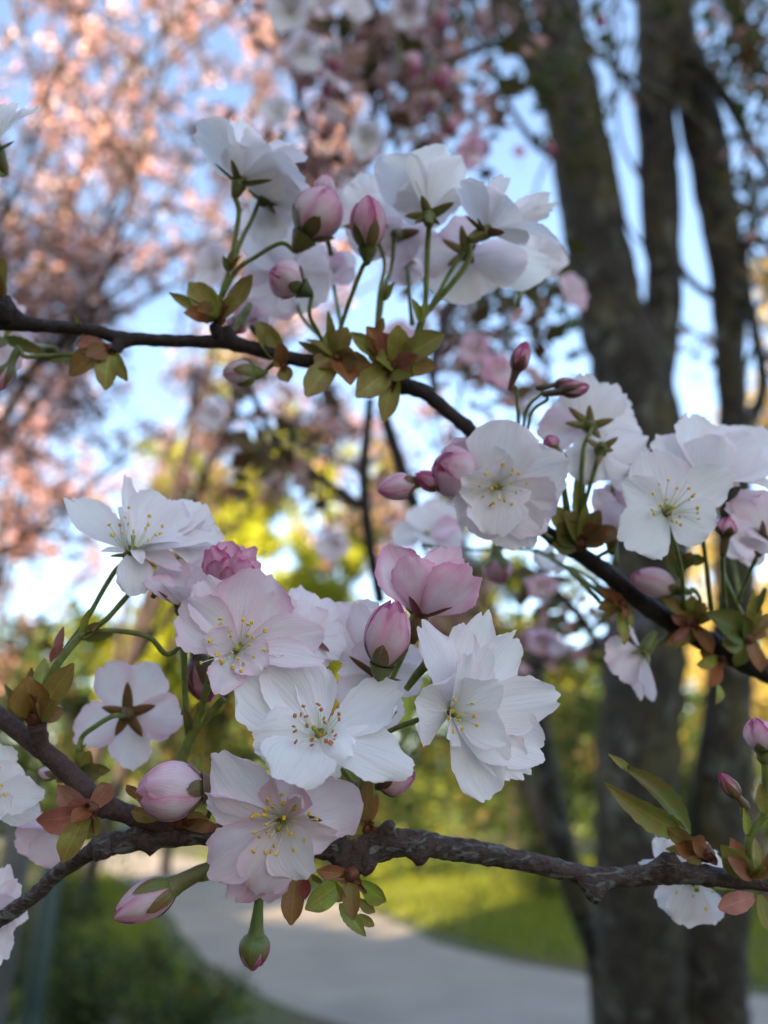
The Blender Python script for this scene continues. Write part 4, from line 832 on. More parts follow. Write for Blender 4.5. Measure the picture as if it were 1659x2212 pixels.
bud('small closed green bud with purple tip hanging below the thick branch', ZA, (490, 1390), (468, 1630), 185, .163, .162, .85, stem=[(560, 1180, .165), (620, 1080, .168), (700, 990, .170)], scol=(.12, .17, .045), seplen=.82, sepw=1.35, sharp=.75, tube_len=9, stem_r=.7)
# F6: white flower upper left of the bunch
flower('white many-petalled flower seen edge-on at the upper left, with one thin upright petal', ZC, (470, 455), .180, (.28, .85, .42), [
    Q(130, 185, 240, dz=-6, roll=-10, bow=-.05, cup=.3), Q(405, 225, 190, dz=3, roll=30, cup=.4, bow=-.05), Q(440, 50, 90, dz=-9, cup=.6), Q(690, 165, 360, dz=-10, roll=4, cup=.3, bow=-.03, serr=.05), Q(800, 200, 280, dz=-10, cup=.3), Q(880, 265, 150, dz=-8), Q(935, 395, 230, dz=-3, roll=-8),
    Q(770, 400, 170, dz=6, roll=0, bow=.09, cup=.2, serr=.015), Q(490, 680, 190, dz=6, roll=5, bow=.06, curl=-.2), Q(297, 455, 60, dz=4), Q(520, 520, 70, dz=8, bow=.1), Q(740, 540, 160, dz=0, pink=.25)],
    el=25, pink=.11, stamens=16, slen=9.5, spread=50, stem=[(400, 540, .181), (330, 640, .181), (220, 830, .180), (90, 1010, .179), (20, 1130, .178), (-30, 1230, .177)], sepals=[(350, 470, 50, {'dz': 2}), (600, 530, 50, {'dz': 2})], tube_len=5)
flower('bright pink ruffled half-opened bud above the blush flower', ZC, (990, 640), .176, (.05, .95, .25), [
    Q(880, 440, 170, dz=3, n=(0, .1, -1), pink=.72, rip=.08, bow=-.12), Q(960, 400, 180, dz=-3, n=(0, 0, 1), pink=.62, rip=.08), Q(1050, 420, 180, dz=-4, n=(0, 0, 1), pink=.6, rip=.08), Q(1135, 440, 150, dz=0, n=(-.5, 0, .8), pink=.6, rip=.08), Q(960, 490, 200, dz=6, n=(0, .1, -1), pink=.68, bow=-.15, rip=.08), Q(1060, 490, 200, dz=6, n=(0, .1, -1), pink=.66, bow=-.15, rip=.08), Q(1140, 500, 150, dz=3, n=(.3, .1, -1), pink=.6, bow=-.12, rip=.08), Q(1010, 560, 130, dz=7, n=(0, 0, -1), pink=.7, bow=-.2)],
    el=60, pink=.6, green=0, stem=[(960, 760, .177), (900, 1000, .176), (835, 1340, .175)], sepals=[(900, 560, 60, {'dz': 3}), (1090, 580, 60, {'dz': 3})])
flower('pale pink flower with a dark red sepal, on the tall stalk beside the edge-on flower', ZC, (735, 745), .178, (-.15, .80, .5), [
    Q(545, 600, 190, dz=2, roll=10, pink=.30), Q(640, 520, 230, dz=-8, pink=.26), Q(800, 530, 250, dz=-8, pink=.26), Q(830, 640, 220, dz=2, pink=.24, bow=.05), Q(660, 625, 190, dz=5, pink=.22, bow=.1), Q(880, 470, 200, dz=-9, pink=.2)],
    el=35, pink=.26, stem=[(738, 860, .177), (742, 1050, .176), (752, 1240, .175), (745, 1330, .175)], sepals=[(598, 655, 70, {'dz': 5, 'col': (.13, .035, .03)}), (800, 690, 60, {'dz': 5, 'col': (.13, .06, .03)})])
# F9: seen from behind
flower('white flower seen from behind with a star of brownish sepals, under the arching stalk', ZD, (690, 490), .196, (.06, .02, -1), [
    Q(545, 225, 250, dz=-3, roll=0, cup=.2), Q(840, 225, 250, dz=-3, cup=.2), Q(985, 530, 270, dz=-3, cup=.2), Q(680, 800, 260, dz=-3, cup=.2), Q(405, 610, 250, dz=-3, cup=.2, roll=6), Q(880, 640, 200, dz=-6, pink=.35)],
    el=18, pink=.2, sepals=[(688, 322, 75, {'dz': 1}), (548, 458, 70, {'dz': 1}), (838, 448, 70, {'dz': 1}), (768, 615, 75, {'dz': 1}), (622, 610, 70, {'dz': 1})], scol=(.13, .085, .03), stem=[(600, 510, .188), (500, 570, .186), (440, 620, .186), (420, 700, .185)], tube_len=3.5, stem_r=.8)
bud('nodding bud with purplish sepals on the arching green stalk', ZD, (1060, 190), (1110, 440), 190, .184, .182, .75, stem=[(900, 180, .182), (800, 90, .181), (640, 55, .180), (500, 60, .179), (420, 95, .179)], scol=(.14, .07, .03), seplen=.85, tube_len=6, stem_r=.8)
# flowers behind the bunch
flower('white flower peeping out behind the blush one and the plump bud', ZC, (1420, 900), .178, (.35, .5, .8), [Q(1350, 640, 200, dz=-5), Q(1480, 690, 230, dz=-5, serr=.05), Q(1530, 800, 200, dz=-3), Q(1400, 740, 220, dz=-1), Q(1600, 1000, 220, dz=2), Q(1500, 1080, 180, dz=3, pink=.2)], el=30, pink=.13, stem=[(1420, 1060, .178), (1400, 1250, .176)], sepals=[(1530, 990, 60, {'dz': 6, 'col': (.13, .06, .04)})])
flower('pale flower turned away behind the plump pink bud', ZB, (600, 760), .180, (-.2, .5, -.85), [Q(480, 380, 210, dz=0, n=(0, 0, -1)), Q(370, 480, 200, dz=0, n=(0, 0, -1)), Q(560, 560, 230, dz=3), Q(390, 740, 200, dz=3), Q(400, 950, 230, dz=2), Q(640, 1090, 240, dz=2), Q(840, 830, 220, dz=1), Q(830, 640, 230, dz=1)], el=20, pink=.16, sepals=[(440, 650, 50, {'dz': 4}), (720, 780, 40, {'dz': 4, 'col': (.14, .04, .04)})], scol=(.12, .07, .04), stem=[(560, 1000, .178), (520, 1280, .176)])
bud('blurred pink bud poking out under the widest white flower on the right', ZB, (590, 1330), (800, 1290), 190, .180, .180, .5, stem=[(540, 1330, .178), (500, 1400, .176)], scol=(.14, .06, .05), seplen=.4)

# ---- right-hand cluster
FR = 'cherry blossoms'
flower('open white flower with green-yellow stamens beside the round pink buds', ZE, (530, 640), .192, (-.12, .05, 1), [
    Q(590, 362, 300, dz=3, roll=0, bow=.05, cup=.3, serr=.02), Q(470, 470, 160, dz=1), Q(830, 560, 280, dz=3, roll=10, cup=.25), Q(760, 790, 280, dz=2, roll=6, pink=.2), Q(660, 900, 240, dz=0), Q(400, 820, 230, dz=0), Q(530, 850, 250, dz=6, bow=.06, roll=-4), Q(470, 860, 220, dz=3, pink=.18), Q(385, 640, 190, dz=6, roll=-30, cup=.5, rip=.08), Q(590, 520, 100, dz=6, cup=.8, rip=.12), Q(680, 600, 200, dz=1)],
    el=18, pink=.10, stamens=20, slen=8.5, spread=60, anther='anther', stem=[(620, 760, .20), (760, 860, .212)], sepals=[(480, 650, 40), (640, 660, 40)])
flower('five-petalled white flower with fine stamens in front of the large pale one', ZE, (1240, 745), .192, (.02, .35, .94), [
    Q(1180, 480, 260, dz=-4, roll=0, cup=.3, pink=.14), Q(1060, 620, 170, dz=0, roll=-12, rip=.06, serr=.04), Q(1510, 580, 200, dz=-2, roll=14, cup=.3, bow=-.03, serr=.02), Q(1440, 820, 230, dz=7, roll=6, cup=.15, bow=.04, serr=.04), Q(1060, 890, 250, dz=7, roll=-8, cup=.15, bow=.04, serr=.045), Q(1320, 640, 130, dz=-5, pink=.3)],
    el=22, pink=.06, stamens=20, slen=8.5, spread=58, stem=[(1260, 850, .198), (1300, 1000, .205), (1310, 1150, .214)], sepals=[(1330, 760, 40)])
flower('large pale double flower rising behind the five-petalled one at the right edge', ZE, (1400, 620), .206, (.25, .80, .5), [
    Q(1170, 440, 230, dz=-2, roll=-10, cup=.35), Q(1330, 335, 300, dz=-6, cup=.3), Q(1420, 420, 230, dz=3, n=(0, .3, -1), bow=-.05), Q(1540, 390, 240, dz=-7, serr=.05), Q(1680, 400, 260, dz=-7), Q(1610, 440, 200, dz=0, roll=14), Q(1700, 520, 240, dz=0), Q(1690, 640, 220, dz=5, bow=.08), Q(1540, 640, 170, dz=6, bow=.06)],
    el=35, pink=.09, stem=[(1370, 760, .208), (1400, 950, .212), (1420, 1150, .217)], sepals=[(1330, 590, 50, {'dz': 5, 'col': (.15, .07, .05)})])
flower('white flower seen from behind with a green sepal star, above the open white flower', ZE, (915, 390), .212, (-.1, .1, -1), [
    Q(880, 170, 190, dz=-2), Q(1040, 220, 190, dz=-2, serr=.06), Q(1130, 410, 195, dz=-3), Q(1040, 580, 195, dz=-3), Q(700, 400, 190, dz=-2, pink=.3), Q(770, 280, 190, dz=-3, pink=.2), Q(940, 240, 200, dz=-5), Q(1100, 310, 200, dz=-6)], el=15, pink=.07, green=0,
    sepals=[(825, 310, 45, {'dz': 2}), (912, 300, 45, {'dz': 2}), (1015, 360, 45, {'dz': 2}), (810, 375, 40, {'dz': 2}), (960, 440, 40, {'dz': 2})], scol=(.14, .15, .035), stem=[(895, 470, .206), (885, 560, .207), (880, 700, .211), (860, 850, .216)], tube_len=3)
flower('white flower turned away, just under the sepal-starred one', ZE, (965, 490), .208, (.15, -.35, -.9), [Q(830, 590, 190, dz=-1), Q(980, 620, 220, dz=0), Q(1090, 540, 210, dz=-2), Q(1150, 430, 180, dz=-4), Q(840, 480, 180, dz=-3)], el=10, pink=.07, green=0, sepals=[(900, 445, 40, {'dz': 2}), (1035, 440, 40, {'dz': 2}), (1015, 495, 40, {'dz': 2}), (950, 560, 36, {'dz': 3})], scol=(.14, .15, .035), stem=[(930, 600, .208), (890, 740, .211), (860, 850, .216)], tube_len=3)
bud('round pink half-open bud tucked against the open white flower', ZE, (420, 610), (285, 545), 210, .196, .19, .45, stem=[(480, 700, .20), (640, 830, .21)], seplen=.3, openness=.12, sharp=1.0)
flower('loose pale pink petals of a flower opening behind the round bud', ZE, (420, 600), .199, (-.5, -.3, .6), [Q(330, 690, 170, dz=2, pink=.3), Q(420, 500, 150, dz=0, pink=.3), Q(300, 620, 150, dz=1, pink=.35)], el=40, pink=.3, stem=[(520, 720, .205), (640, 830, .212)])
bud('small pink bud farthest out on the cluster of round buds', ZE, (190, 625), (35, 660), 112, .194, .191, .5, stem=[(240, 600, .195), (330, 610, .198), (640, 830, .212)], seplen=.35, scol=(.15, .10, .05))
bud('tight crimson bud between the two round pink buds', ZE, (300, 640), (190, 590), 82, .195, .192, .95, stem=[(340, 640, .198), (500, 760, .205), (640, 830, .212)], seplen=.55, scol=(.16, .05, .05))
bud('tall upright dark pink bud on a long stalk above the cluster', ZE, (610, 165), (655, 35), 78, .204, .204, .95, stem=[(612, 230, .205), (620, 350, .207), (650, 600, .212), (700, 830, .216)], seplen=.5, scol=(.10, .045, .035), tube_len=5, stem_r=.6)
bud('dark pink bud leaning right over the white petals', ZE, (800, 245), (920, 225), 70, .203, .202, .9, stem=[(740, 280, .205), (670, 350, .207), (650, 600, .212), (690, 830, .216)], seplen=.7, scol=(.09, .05, .03), stem_r=.6)
bud('thin purple-pink bud just above the right-leaning one', ZE, (770, 220), (860, 205), 50, .207, .207, .85, stem=[(720, 250, .207), (650, 340, .209), (640, 600, .213)], seplen=.6, scol=(.09, .06, .03), stem_r=.6)
bud('small magenta bud peeping below the sepal-starred flower', ZE, (775, 480), (735, 430), 70, .20, .20, .95, stem=[(800, 560, .204), (840, 800, .214)], seplen=.35)
flower('pinkish flower in profile half hidden below the leaf stalks of the right cluster', ZE, (1010, 830), .214, (-.1, .8, .4), [Q(950, 640, 110, dz=-3, pink=.25), Q(1010, 700, 150, dz=3, pink=.3), Q(1080, 760, 150, dz=1, pink=.3), Q(930, 720, 120, dz=0, pink=.3)], el=50, pink=.3, stem=[(1010, 900, .215), (900, 960, .217)])
flower('soft pink flower at the right edge with a purple bud before it', ZE, (1640, 850), .205, (-.1, .7, .6), [Q(1480, 720, 200, dz=0, pink=.28), Q(1590, 640, 230, dz=-3, pink=.28), Q(1700, 680, 230, dz=-3, pink=.25), Q(1560, 830, 200, dz=4, pink=.3), Q(1650, 920, 200, dz=6, pink=.25)], el=40, pink=.28, stem=[(1600, 960, .208), (1540, 1100, .212), (1500, 1250, .216)], sepals=[(1640, 770, 60, {'dz': 5, 'col': (.12, .06, .03)})])
bud('dusky purple bud in front of the soft pink flower', ZE, (1480, 850), (1490, 765), 85, .20, .20, .8, stem=[(1470, 960, .205), (1480, 1150, .214)], seplen=.6, scol=(.09, .07, .03))
bud('pale pink bud lying sideways over the lower right twig', ZH, (960, 420), (625, 330), 215, .212, .211, .4, stem=[(1100, 430, .213), (1150, 520, .215), (1060, 680, .218)], seplen=.28, scol=(.12, .14, .04))
flower('pink flower hanging in profile below the lower right twig', ZH, (730, 900), .214, (-.5, -.75, .2), [Q(420, 910, 270, dz=0, pink=.24, n=(0, -.3, -1)), Q(520, 1080, 280, dz=4, pink=.22, n=(.2, -.3, -1)), Q(690, 1250, 300, dz=4, pink=.2), Q(820, 1270, 230, dz=0, pink=.24), Q(620, 700, 190, dz=-6, pink=.24)], el=45, pink=.22, sepals=[(620, 930, 60, {'dz': 5}), (760, 1010, 70, {'dz': 6}), (640, 860, 60, {'dz': 3})], scol=(.16, .18, .05), stem=[(790, 860, .215), (860, 820, .217), (960, 740, .219)])
bud('round pink bud hanging behind the open white flower', ZE, (530, 930), (540, 1050), 125, .25, .25, .5, stem=[(560, 890, .25), (700, 910, .25), (820, 980, .24), (960, 1120, .225)], seplen=.4, scol=(.15, .17, .05), openness=.05)
flower('blurred white flower low behind the cluster of round buds', ZE, (240, 840), .29, (.1, .6, .6), [Q(90, 860, 150, dz=0), Q(220, 720, 170, dz=-4), Q(330, 700, 170, dz=-4), Q(400, 860, 170, dz=2, pink=.2), Q(250, 880, 170, dz=6), Q(380, 800, 120, dz=4, pink=.4)], el=30, pink=.12, stem=[(420, 900, .29), (560, 900, .28)])
flower('blurred white flower peeping below the open white flower', ZE, (760, 930), .27, (.2, .4, .8), [Q(690, 960, 120, dz=2), Q(760, 1000, 140, dz=4), Q(810, 960, 130, dz=2), Q(720, 900, 130, dz=-2)], el=25, pink=.08, stem=[(850, 980, .26), (1000, 1080, .24)])
# right edge, near the thick branch
bud('upright pink bud with green cup on the sturdy stalk at the right edge', ZG, (1620, 640), (1560, 392), 210, .176, .175, .42, stem=[(1640, 760, .176), (1645, 1000, .176), (1630, 1110, .176), (1530, 1270, .176), (1510, 1400, .176), (1540, 1620, .177)], scol=(.17, .20, .07), seplen=.42, tube_len=3, stem_r=1.15, sharp=.9)
bud('small closed bud with magenta tip bending left on the right-edge stalk', ZG, (1430, 980), (1295, 808), 118, .175, .174, .9, stem=[(1470, 1080, .175), (1500, 1200, .176), (1510, 1270, .176)], scol=(.17, .12, .06), seplen=.9, tube_len=4, sharp=.7)
flower('white flower behind the thick branch at the right, petals above and below it', ZG, (1100, 1600), .192, (-.1, -.1, 1), [Q(800, 1270, 260, dz=-2, roll=20), Q(930, 1250, 280, dz=0), Q(670, 1480, 200, dz=-3), Q(860, 1830, 330, dz=0), Q(1010, 1950, 380, dz=2, roll=-8), Q(1270, 1920, 250, dz=0, pink=.15), Q(1300, 1420, 280, dz=-2), Q(1180, 1300, 220, dz=-3)], el=15, pink=.10, stem=[(1200, 1650, .20), (1400, 1680, .20)], stamens=8)
# left edge
flower('white flower cut by the left edge beside the red-leaved rosette', ZD, (-60, 930), .176, (.25, .2, .9), [Q(90, 760, 300, dz=-3, roll=10), Q(235, 935, 200, dz=2, roll=-10, bow=.05, serr=.04), Q(210, 1030, 190, dz=-3), Q(20, 1060, 180, dz=5), Q(-60, 640, 280, dz=-4), Q(-240, 860, 300, dz=0)], el=25, pink=.08, stamens=14, slen=8, spread=60, stem=[(-120, 1000, .185), (-300, 900, .19)])
flower('pink flower hanging behind the red-leaved rosette', ZD, (330, 1120), .190, (-.45, -.7, .3), [Q(75, 1170, 270, dz=0, pink=.34, n=(0, -.2, -1)), Q(170, 1290, 240, dz=3, pink=.26, n=(0, -.2, -1)), Q(310, 1310, 180, dz=0, pink=.3), Q(120, 1080, 180, dz=-4, pink=.3)], el=45, pink=.3, stem=[(400, 1060, .188), (470, 1010, .178)])
flower('pinkish flower cut by the left edge under the thick branch', ZD, (-90, 1560), .180, (.6, .1, .75), [Q(35, 1320, 170, dz=0), Q(105, 1390, 150, dz=-2, serr=.05), Q(60, 1480, 200, dz=3, pink=.25), Q(150, 1580, 150, dz=-3), Q(90, 1640, 190, dz=0), Q(30, 1740, 200, dz=3, pink=.2), Q(60, 1560, 180, dz=5), Q(20, 1830, 180, dz=0)], el=25, pink=.17, stem=[(-160, 1560, .18), (-240, 1500, .18)])
flower('lone white petals of a flower reaching in at the upper left edge', ZF, (-760, 150), .20, (-.2, .8, .4), [Q(-575, -20, 170, dz=4, serr=.10, roll=20, bow=.04), Q(-640, -10, 160, dz=-3), Q(-700, -40, 200, dz=-3), Q(-850, 0, 200, dz=2)], el=35, pink=.03, stem=[(-760, 300, .2), (-770, 600, .2)], sepals=[(-680, 110, 60, {'dz': 4})])
flower('soft pink flower behind the slender twig at the left edge', ZI, (50, 450), .235, (-.3, .2, .9), [Q(130, 330, 160, dz=0), Q(160, 560, 200, dz=0), Q(60, 680, 200, dz=2), Q(-60, 560, 200, dz=0), Q(20, 270, 170, dz=0), Q(110, 640, 150, dz=3)], el=15, pink=.26, stem=[(60, 520, .24), (300, 560, .21)])
bud('green nodding bud below the slender twig at the left edge', ZI, (60, 640), (-10, 790), 90, .198, .197, .7, stem=[(130, 600, .198), (220, 600, .199), (400, 590, .2), (560, 580, .2)], seplen=.8, scol=(.10, .12, .03), stem_r=.7)

# ---- upper cluster
flower('white flower held highest in the upper cluster, seen from below', ZF, (262, 290), .206, (.28, .90, -.12), [
    Q(70, 65, 240, dz=0, n=(.6, .5, -.6), cup=.4, roll=0, serr=.015), Q(285, 65, 250, dz=-6, serr=.06), Q(470, 130, 230, dz=-5, serr=.06), Q(540, 180, 190, dz=-4), Q(410, 180, 300, dz=5, n=(.2, .4, -1), bow=-.05, serr=.02), Q(230, 130, 130, dz=4, n=(.2, .4, -1)), Q(550, 290, 250, dz=3, n=(-.1, .8, -.5)), Q(520, 370, 200, dz=0, n=(0, .8, -.5))],
    el=30, pink=.10, green=0, sepals=[(228, 190, 50, {'dz': 6}), (400, 275, 45, {'dz': 6}), (155, 205, 40, {'dz': 3})], scol=(.13, .13, .035), stem=[(255, 420, .206), (240, 530, .206), (222, 640, .206), (170, 800, .206)], tube_len=5, stem_r=.85)
flower('white flower seen from behind beneath the highest one', ZF, (370, 370), .212, (.45, .25, -.8), [Q(350, 560, 200, dz=-3), Q(470, 480, 230, dz=-2), Q(560, 380, 220, dz=-3), Q(500, 270, 220, dz=-4), Q(330, 470, 200, dz=-4)], el=10, pink=.08, green=0, sepals=[(300, 330, 40, {'dz': 2}), (465, 385, 45, {'dz': 2}), (415, 430, 40, {'dz': 2}), (350, 300, 40, {'dz': 2})], scol=(.17, .17, .04), stem=[(310, 450, .211), (265, 540, .209), (225, 660, .208)], tube_len=3)
bud('fat pink bud opening left of centre in the upper cluster', ZF, (520, 535), (650, 330), 205, .203, .203, .42, stem=[(430, 550, .204), (320, 610, .205), (250, 660, .206), (185, 770, .206)], seplen=.38, scol=(.15, .14, .04), openness=.15, sharp=1.0, tube_len=4)
bud('small lilac-pink bud tip showing above the fat bud', ZF, (610, 360), (615, 262), 85, .210, .210, .4, stem=[(600, 440, .212), (640, 600, .212)], seplen=.3)
bud('streaked rose bud standing upright in the middle of the upper cluster', ZF, (790, 590), (795, 350), 150, .202, .202, .6, stem=[(770, 650, .203), (720, 780, .205), (680, 900, .207), (660, 1000, .208)], seplen=.45, scol=(.12, .13, .035), tube_len=3, sharp=1.05, stem_r=.8)
bud('lilac-pink bud with dark green cup low in the upper cluster', ZF, (520, 740), (385, 660), 165, .201, .198, .42, stem=[(550, 850, .203), (590, 930, .206), (625, 1010, .208)], seplen=.42, scol=(.07, .085, .025), tube_len=3, sharp=1.0)
flower('white flower with tall petals and a green star of sepals in the upper cluster', ZF, (1045, 430), .207, (.02, .72, -.65), [Q(840, 200, 230, dz=-2, roll=6, serr=.02), Q(1110, 155, 290, dz=-3, cup=.3, notch=.02, serr=.015), Q(1190, 200, 200, dz=-2), Q(900, 370, 200, dz=-4), Q(1170, 420, 200, dz=-5), Q(990, 300, 180, dz=-7)], el=30, pink=.05, green=0, sepals=[(1015, 345, 50, {'dz': 4}), (1150, 375, 55, {'dz': 4}), (945, 430, 50, {'dz': 4}), (1090, 465, 40, {'dz': 4}), (985, 460, 40, {'dz': 5})], scol=(.15, .16, .04), stem=[(1040, 560, .206), (1035, 700, .206), (1025, 850, .207), (990, 980, .208)], tube_len=6, stem_r=.95)
flower('white fringed flower at the right end of the upper cluster, side on', ZF, (1290, 500), .207, (.75, .45, -.3), [Q(1180, 300, 200, dz=0, roll=0), Q(1310, 280, 250, dz=-3, serr=.09), Q(1400, 390, 300, dz=6, n=(.6, .4, -.8), bow=-.05), Q(1550, 350, 110, dz=-3), Q(1575, 395, 90, dz=-4), Q(1555, 445, 90, dz=-4), Q(1600, 540, 230, dz=3, n=(.2, .9, 0), roll=10, serr=.015), Q(1500, 420, 200, dz=-6)], el=35, pink=.07, green=0, sepals=[(1205, 430, 45, {'dz': 3}), (1255, 440, 50, {'dz': 6}), (1370, 500, 50, {'dz': 6, 'col': (.16, .07, .03)})], scol=(.16, .14, .04), stem=[(1210, 620, .206), (1140, 720, .206), (1060, 810, .207), (1010, 880, .207), (985, 980, .208)], tube_len=7, stem_r=1.0)
flower('pale pink flower seen from behind under the fringed one', ZF, (1200, 600), .217, (.1, -.2, -1), [Q(1170, 430, 200, dz=-2, pink=.35), Q(1010, 580, 200, dz=-3, pink=.25), Q(1110, 800, 260, dz=-2, pink=.10), Q(1330, 730, 260, dz=-2, pink=.12), Q(1450, 610, 240, dz=-3, pink=.15), Q(1280, 590, 180, dz=-3, pink=.35), Q(1560, 640, 240, dz=-8, pink=.03)], el=12, pink=.2, green=0, sepals=[(1180, 480, 50, {'dz': 2}), (1100, 540, 45, {'dz': 2}), (1230, 640, 50, {'dz': 2, 'col': (.15, .06, .04)}), (1240, 560, 40, {'dz': 2}), (1120, 650, 45, {'dz': 2})], scol=(.15, .13, .035), stem=[(1140, 660, .212), (1080, 770, .21), (1020, 860, .209)], tube_len=3)
flower('pale white flower behind the streaked rose bud', ZF, (800, 480), .222, (0, .3, -.9), [Q(690, 330, 230, dz=0), Q(790, 260, 220, dz=0), Q(920, 390, 230, dz=0), Q(900, 560, 220, dz=0, pink=.25), Q(700, 520, 200, dz=0, pink=.15)], el=12, pink=.06, green=0, sepals=[(870, 480, 45, {'dz': 3}), (690, 480, 45, {'dz': 3, 'col': (.13, .08, .04)})], stem=[(860, 620, .22), (840, 760, .215), (830, 900, .211)])
flower('broad blurred pale flower behind the low lilac bud', ZF, (470, 690), .235, (0, .1, 1), [Q(350, 460, 270, dz=0), Q(270, 640, 270, dz=0), Q(330, 830, 270, dz=0, pink=.25), Q(570, 820, 280, dz=0), Q(640, 650, 280, dz=0), Q(520, 510, 250, dz=0)], el=12, pink=.13, stem=[(520, 860, .23), (640, 980, .215)])
flower('pale flower with brown sepals tucked behind the central stalks', ZF, (920, 520), .225, (.2, .2, -.9), [Q(1000, 590, 200, dz=0, pink=.25), Q(870, 600, 180, dz=0, pink=.28), Q(960, 470, 180, dz=0), Q(1080, 530, 180, dz=0)], el=12, pink=.2, green=0, sepals=[(860, 480, 60, {'dz': 3, 'col': (.14, .08, .03)}), (1010, 500, 55, {'dz': 3, 'col': (.14, .10, .03)})], stem=[(890, 650, .222), (860, 740, .216), (835, 900, .211)])
bud('pink-white bud pointing left under the slender twig', ZI, (1380, 690), (1185, 690), 150, .206, .206, .3, stem=[(1440, 660, .207), (1500, 620, .207)], seplen=.6, scol=(.16, .18, .05), tube_len=2)
bud('small pink bud hidden behind the rosette on the slender twig', ZI, (1290, 400), (1240, 480), 110, .215, .215, .6, stem=[(1310, 360, .212), (1240, 480, .208)], seplen=.4)

AF = 'cherry blossoms'
for lab, x, y, d, rad, ax, pk, st in (
        ('pale blurred flower filling in behind the fat pink bud and its leaf stalks', 560, 500, .245, 62, (-.2, .3, .9), .14, (600, 640, .235)),
        ('faint pink flower low among the upper cluster stalks', 720, 590, .245, 58, (.1, .2, .95), .24, (740, 720, .225)),
        ('blush flower showing between the tall-petalled flower and the rosette', 880, 560, .24, 60, (.1, -.1, -1), .2, (890, 700, .222)),
        ('dusky blurred flower at the right end behind the fringed one', 1165, 560, .25, 60, (.4, .1, .9), .12, (1120, 660, .235)),
        ('mauve half-shaded flower under the low lilac bud', 545, 690, .25, 50, (0, .5, .8), .4, (600, 760, .225)),
        ('second white flower overlapping the right side of the edge-on one', 402, 1165, .190, 82, (.35, .5, .8), .1, (330, 1290, .185)),
        ('pale pink flower just behind the open white flower on the twig', 1010, 1000, .215, 66, (-.4, .4, .8), .28, (1090, 1050, .216)),
        ('pale flower squeezed between the two white ones right of the twig', 1335, 1000, .222, 78, (0, .4, .9), .1, (1330, 1180, .218)),
        ('pink flower dimly seen below the five-petalled white one', 1330, 1095, .226, 55, (-.2, .6, .7), .34, (1330, 1220, .219)),
        ('soft white flower behind the leaf tangle at the right edge', 1600, 1170, .235, 70, (0, .3, .9), .14, (1600, 1300, .225)),
        ('blush flower behind the bunch, left of the half-open pink cup', 770, 1370, .188, 80, (-.3, .5, .8), .16, (770, 1560, .180))):
    auto_flower(lab, ZW1, (x, y), d, ax, rad, 9, 24, pk, sum(map(ord, lab)) % 997, stem=[st], group=AF)

# ================================================================== young leaves and bracts
O_, B_, U_, L_, S_, D_ = OLIVE, BRONZE, RUST, LIMEG, ROSE, DKG
rosette('olive and red leaf rosette topping the spur of the slender twig', ZI, (1170, 400), .204, [(905, 262, 60, O_, {'dz': 3}), (1010, 205, 130, L_), (1130, 225, 45, L_), (1350, 165, 95, O_, {'bow': -.12}), (980, 370, 90, U_, {'dz': 6}), (1070, 340, 120, B_, {'dz': 7}), (1240, 340, 100, U_, {'dz': 6}), (1140, 330, 110, L_, {'dz': 8}), (1280, 290, 90, O_), (1060, 300, 80, S_)], [(1100, 430, 60), (1210, 420, 60), (1160, 350, 50)], core=4)
for lab, pts_, dd in (('leafy bract knot where the upper cluster stalks fork on the left', [(1190, 60, 40, D_), (1240, 30, 45, O_), (1290, 60, 36, D_), (1215, 100, 40, O_)], .206),):
    rosette(lab, ZI, (1225, 150), dd, [(*q, {'kind': 'leaf'}) for q in pts_], core=0)
rosette('bronze rosette hanging under the slender twig, left of the bare stretch', ZI, (590, 560), .200, [(365, 690, 130, B_, {'dz': 4}), (410, 540, 110, S_, {'dz': 3}), (560, 775, 115, L_, {'dz': 4}), (665, 720, 80, O_), (400, 380, 36, O_, {'kind': 'leaf', 'b': (450, 500)}), (470, 590, 110, U_, {'dz': 6}), (250, 632, 45, D_, {'kind': 'leaf', 'b': (400, 600)})], [(540, 560, 60), (620, 590, 50), (560, 610, 50)], core=4)
rosette('tall olive leaf on the knob of the slender twig at the left edge', ZI, (5, 340), .198, [(45, 80, 110, O_, {'bow': .08}), (0, 180, 80, U_), (60, 330, 60, S_), (-40, 120, 90, B_)], [(40, 340, 60), (-10, 300, 60)], core=4)
rosette('green leaf behind the left end of the slender twig', ZI, (20, 500), .206, [(250, 590, 70, D_, {'kind': 'leaf'}), (-40, 560, 120, O_), (120, 370, 50, L_)], core=0)
rosette('big olive rosette where the main upper stalks leave the twig', ZF, (660, 1030), .205, [(530, 1200, 110, L_, {'dz': 6, 'bow': .1}), (500, 960, 45, D_, {'kind': 'leaf'}), (540, 940, 40, O_, {'kind': 'leaf'}), (630, 830, 45, O_, {'kind': 'leaf'}), (700, 900, 90, O_), (760, 1040, 100, B_, {'dz': 6}), (570, 1070, 90, B_, {'dz': 4}), (720, 1140, 110, U_, {'dz': 7}), (640, 900, 80, L_), (800, 1060, 90, B_, {'dz': 5})], [(640, 1080, 50), (700, 1000, 50)], core=4)
rosette('reddish olive rosette at the knuckle of the slender twig, fullest of all', ZF, (900, 1060), .204, [(1110, 930, 110, O_, {'bow': .08, 'dz': 3}), (1075, 1070, 95, B_, {'dz': 5}), (980, 1110, 110, O_, {'dz': 7}), (915, 890, 90, L_), (960, 940, 110, B_), (780, 900, 90, U_), (840, 920, 90, S_), (740, 1190, 120, L_, {'dz': 5}), (860, 1290, 90, L_, {'dz': 3}), (840, 1020, 100, L_, {'dz': 6}), (790, 990, 80, U_), (1000, 1020, 80, S_, {'dz': 5}), (720, 920, 70, L_)], [(830, 1060, 70), (880, 1190, 60), (940, 1130, 60), (960, 1060, 50)], core=5)
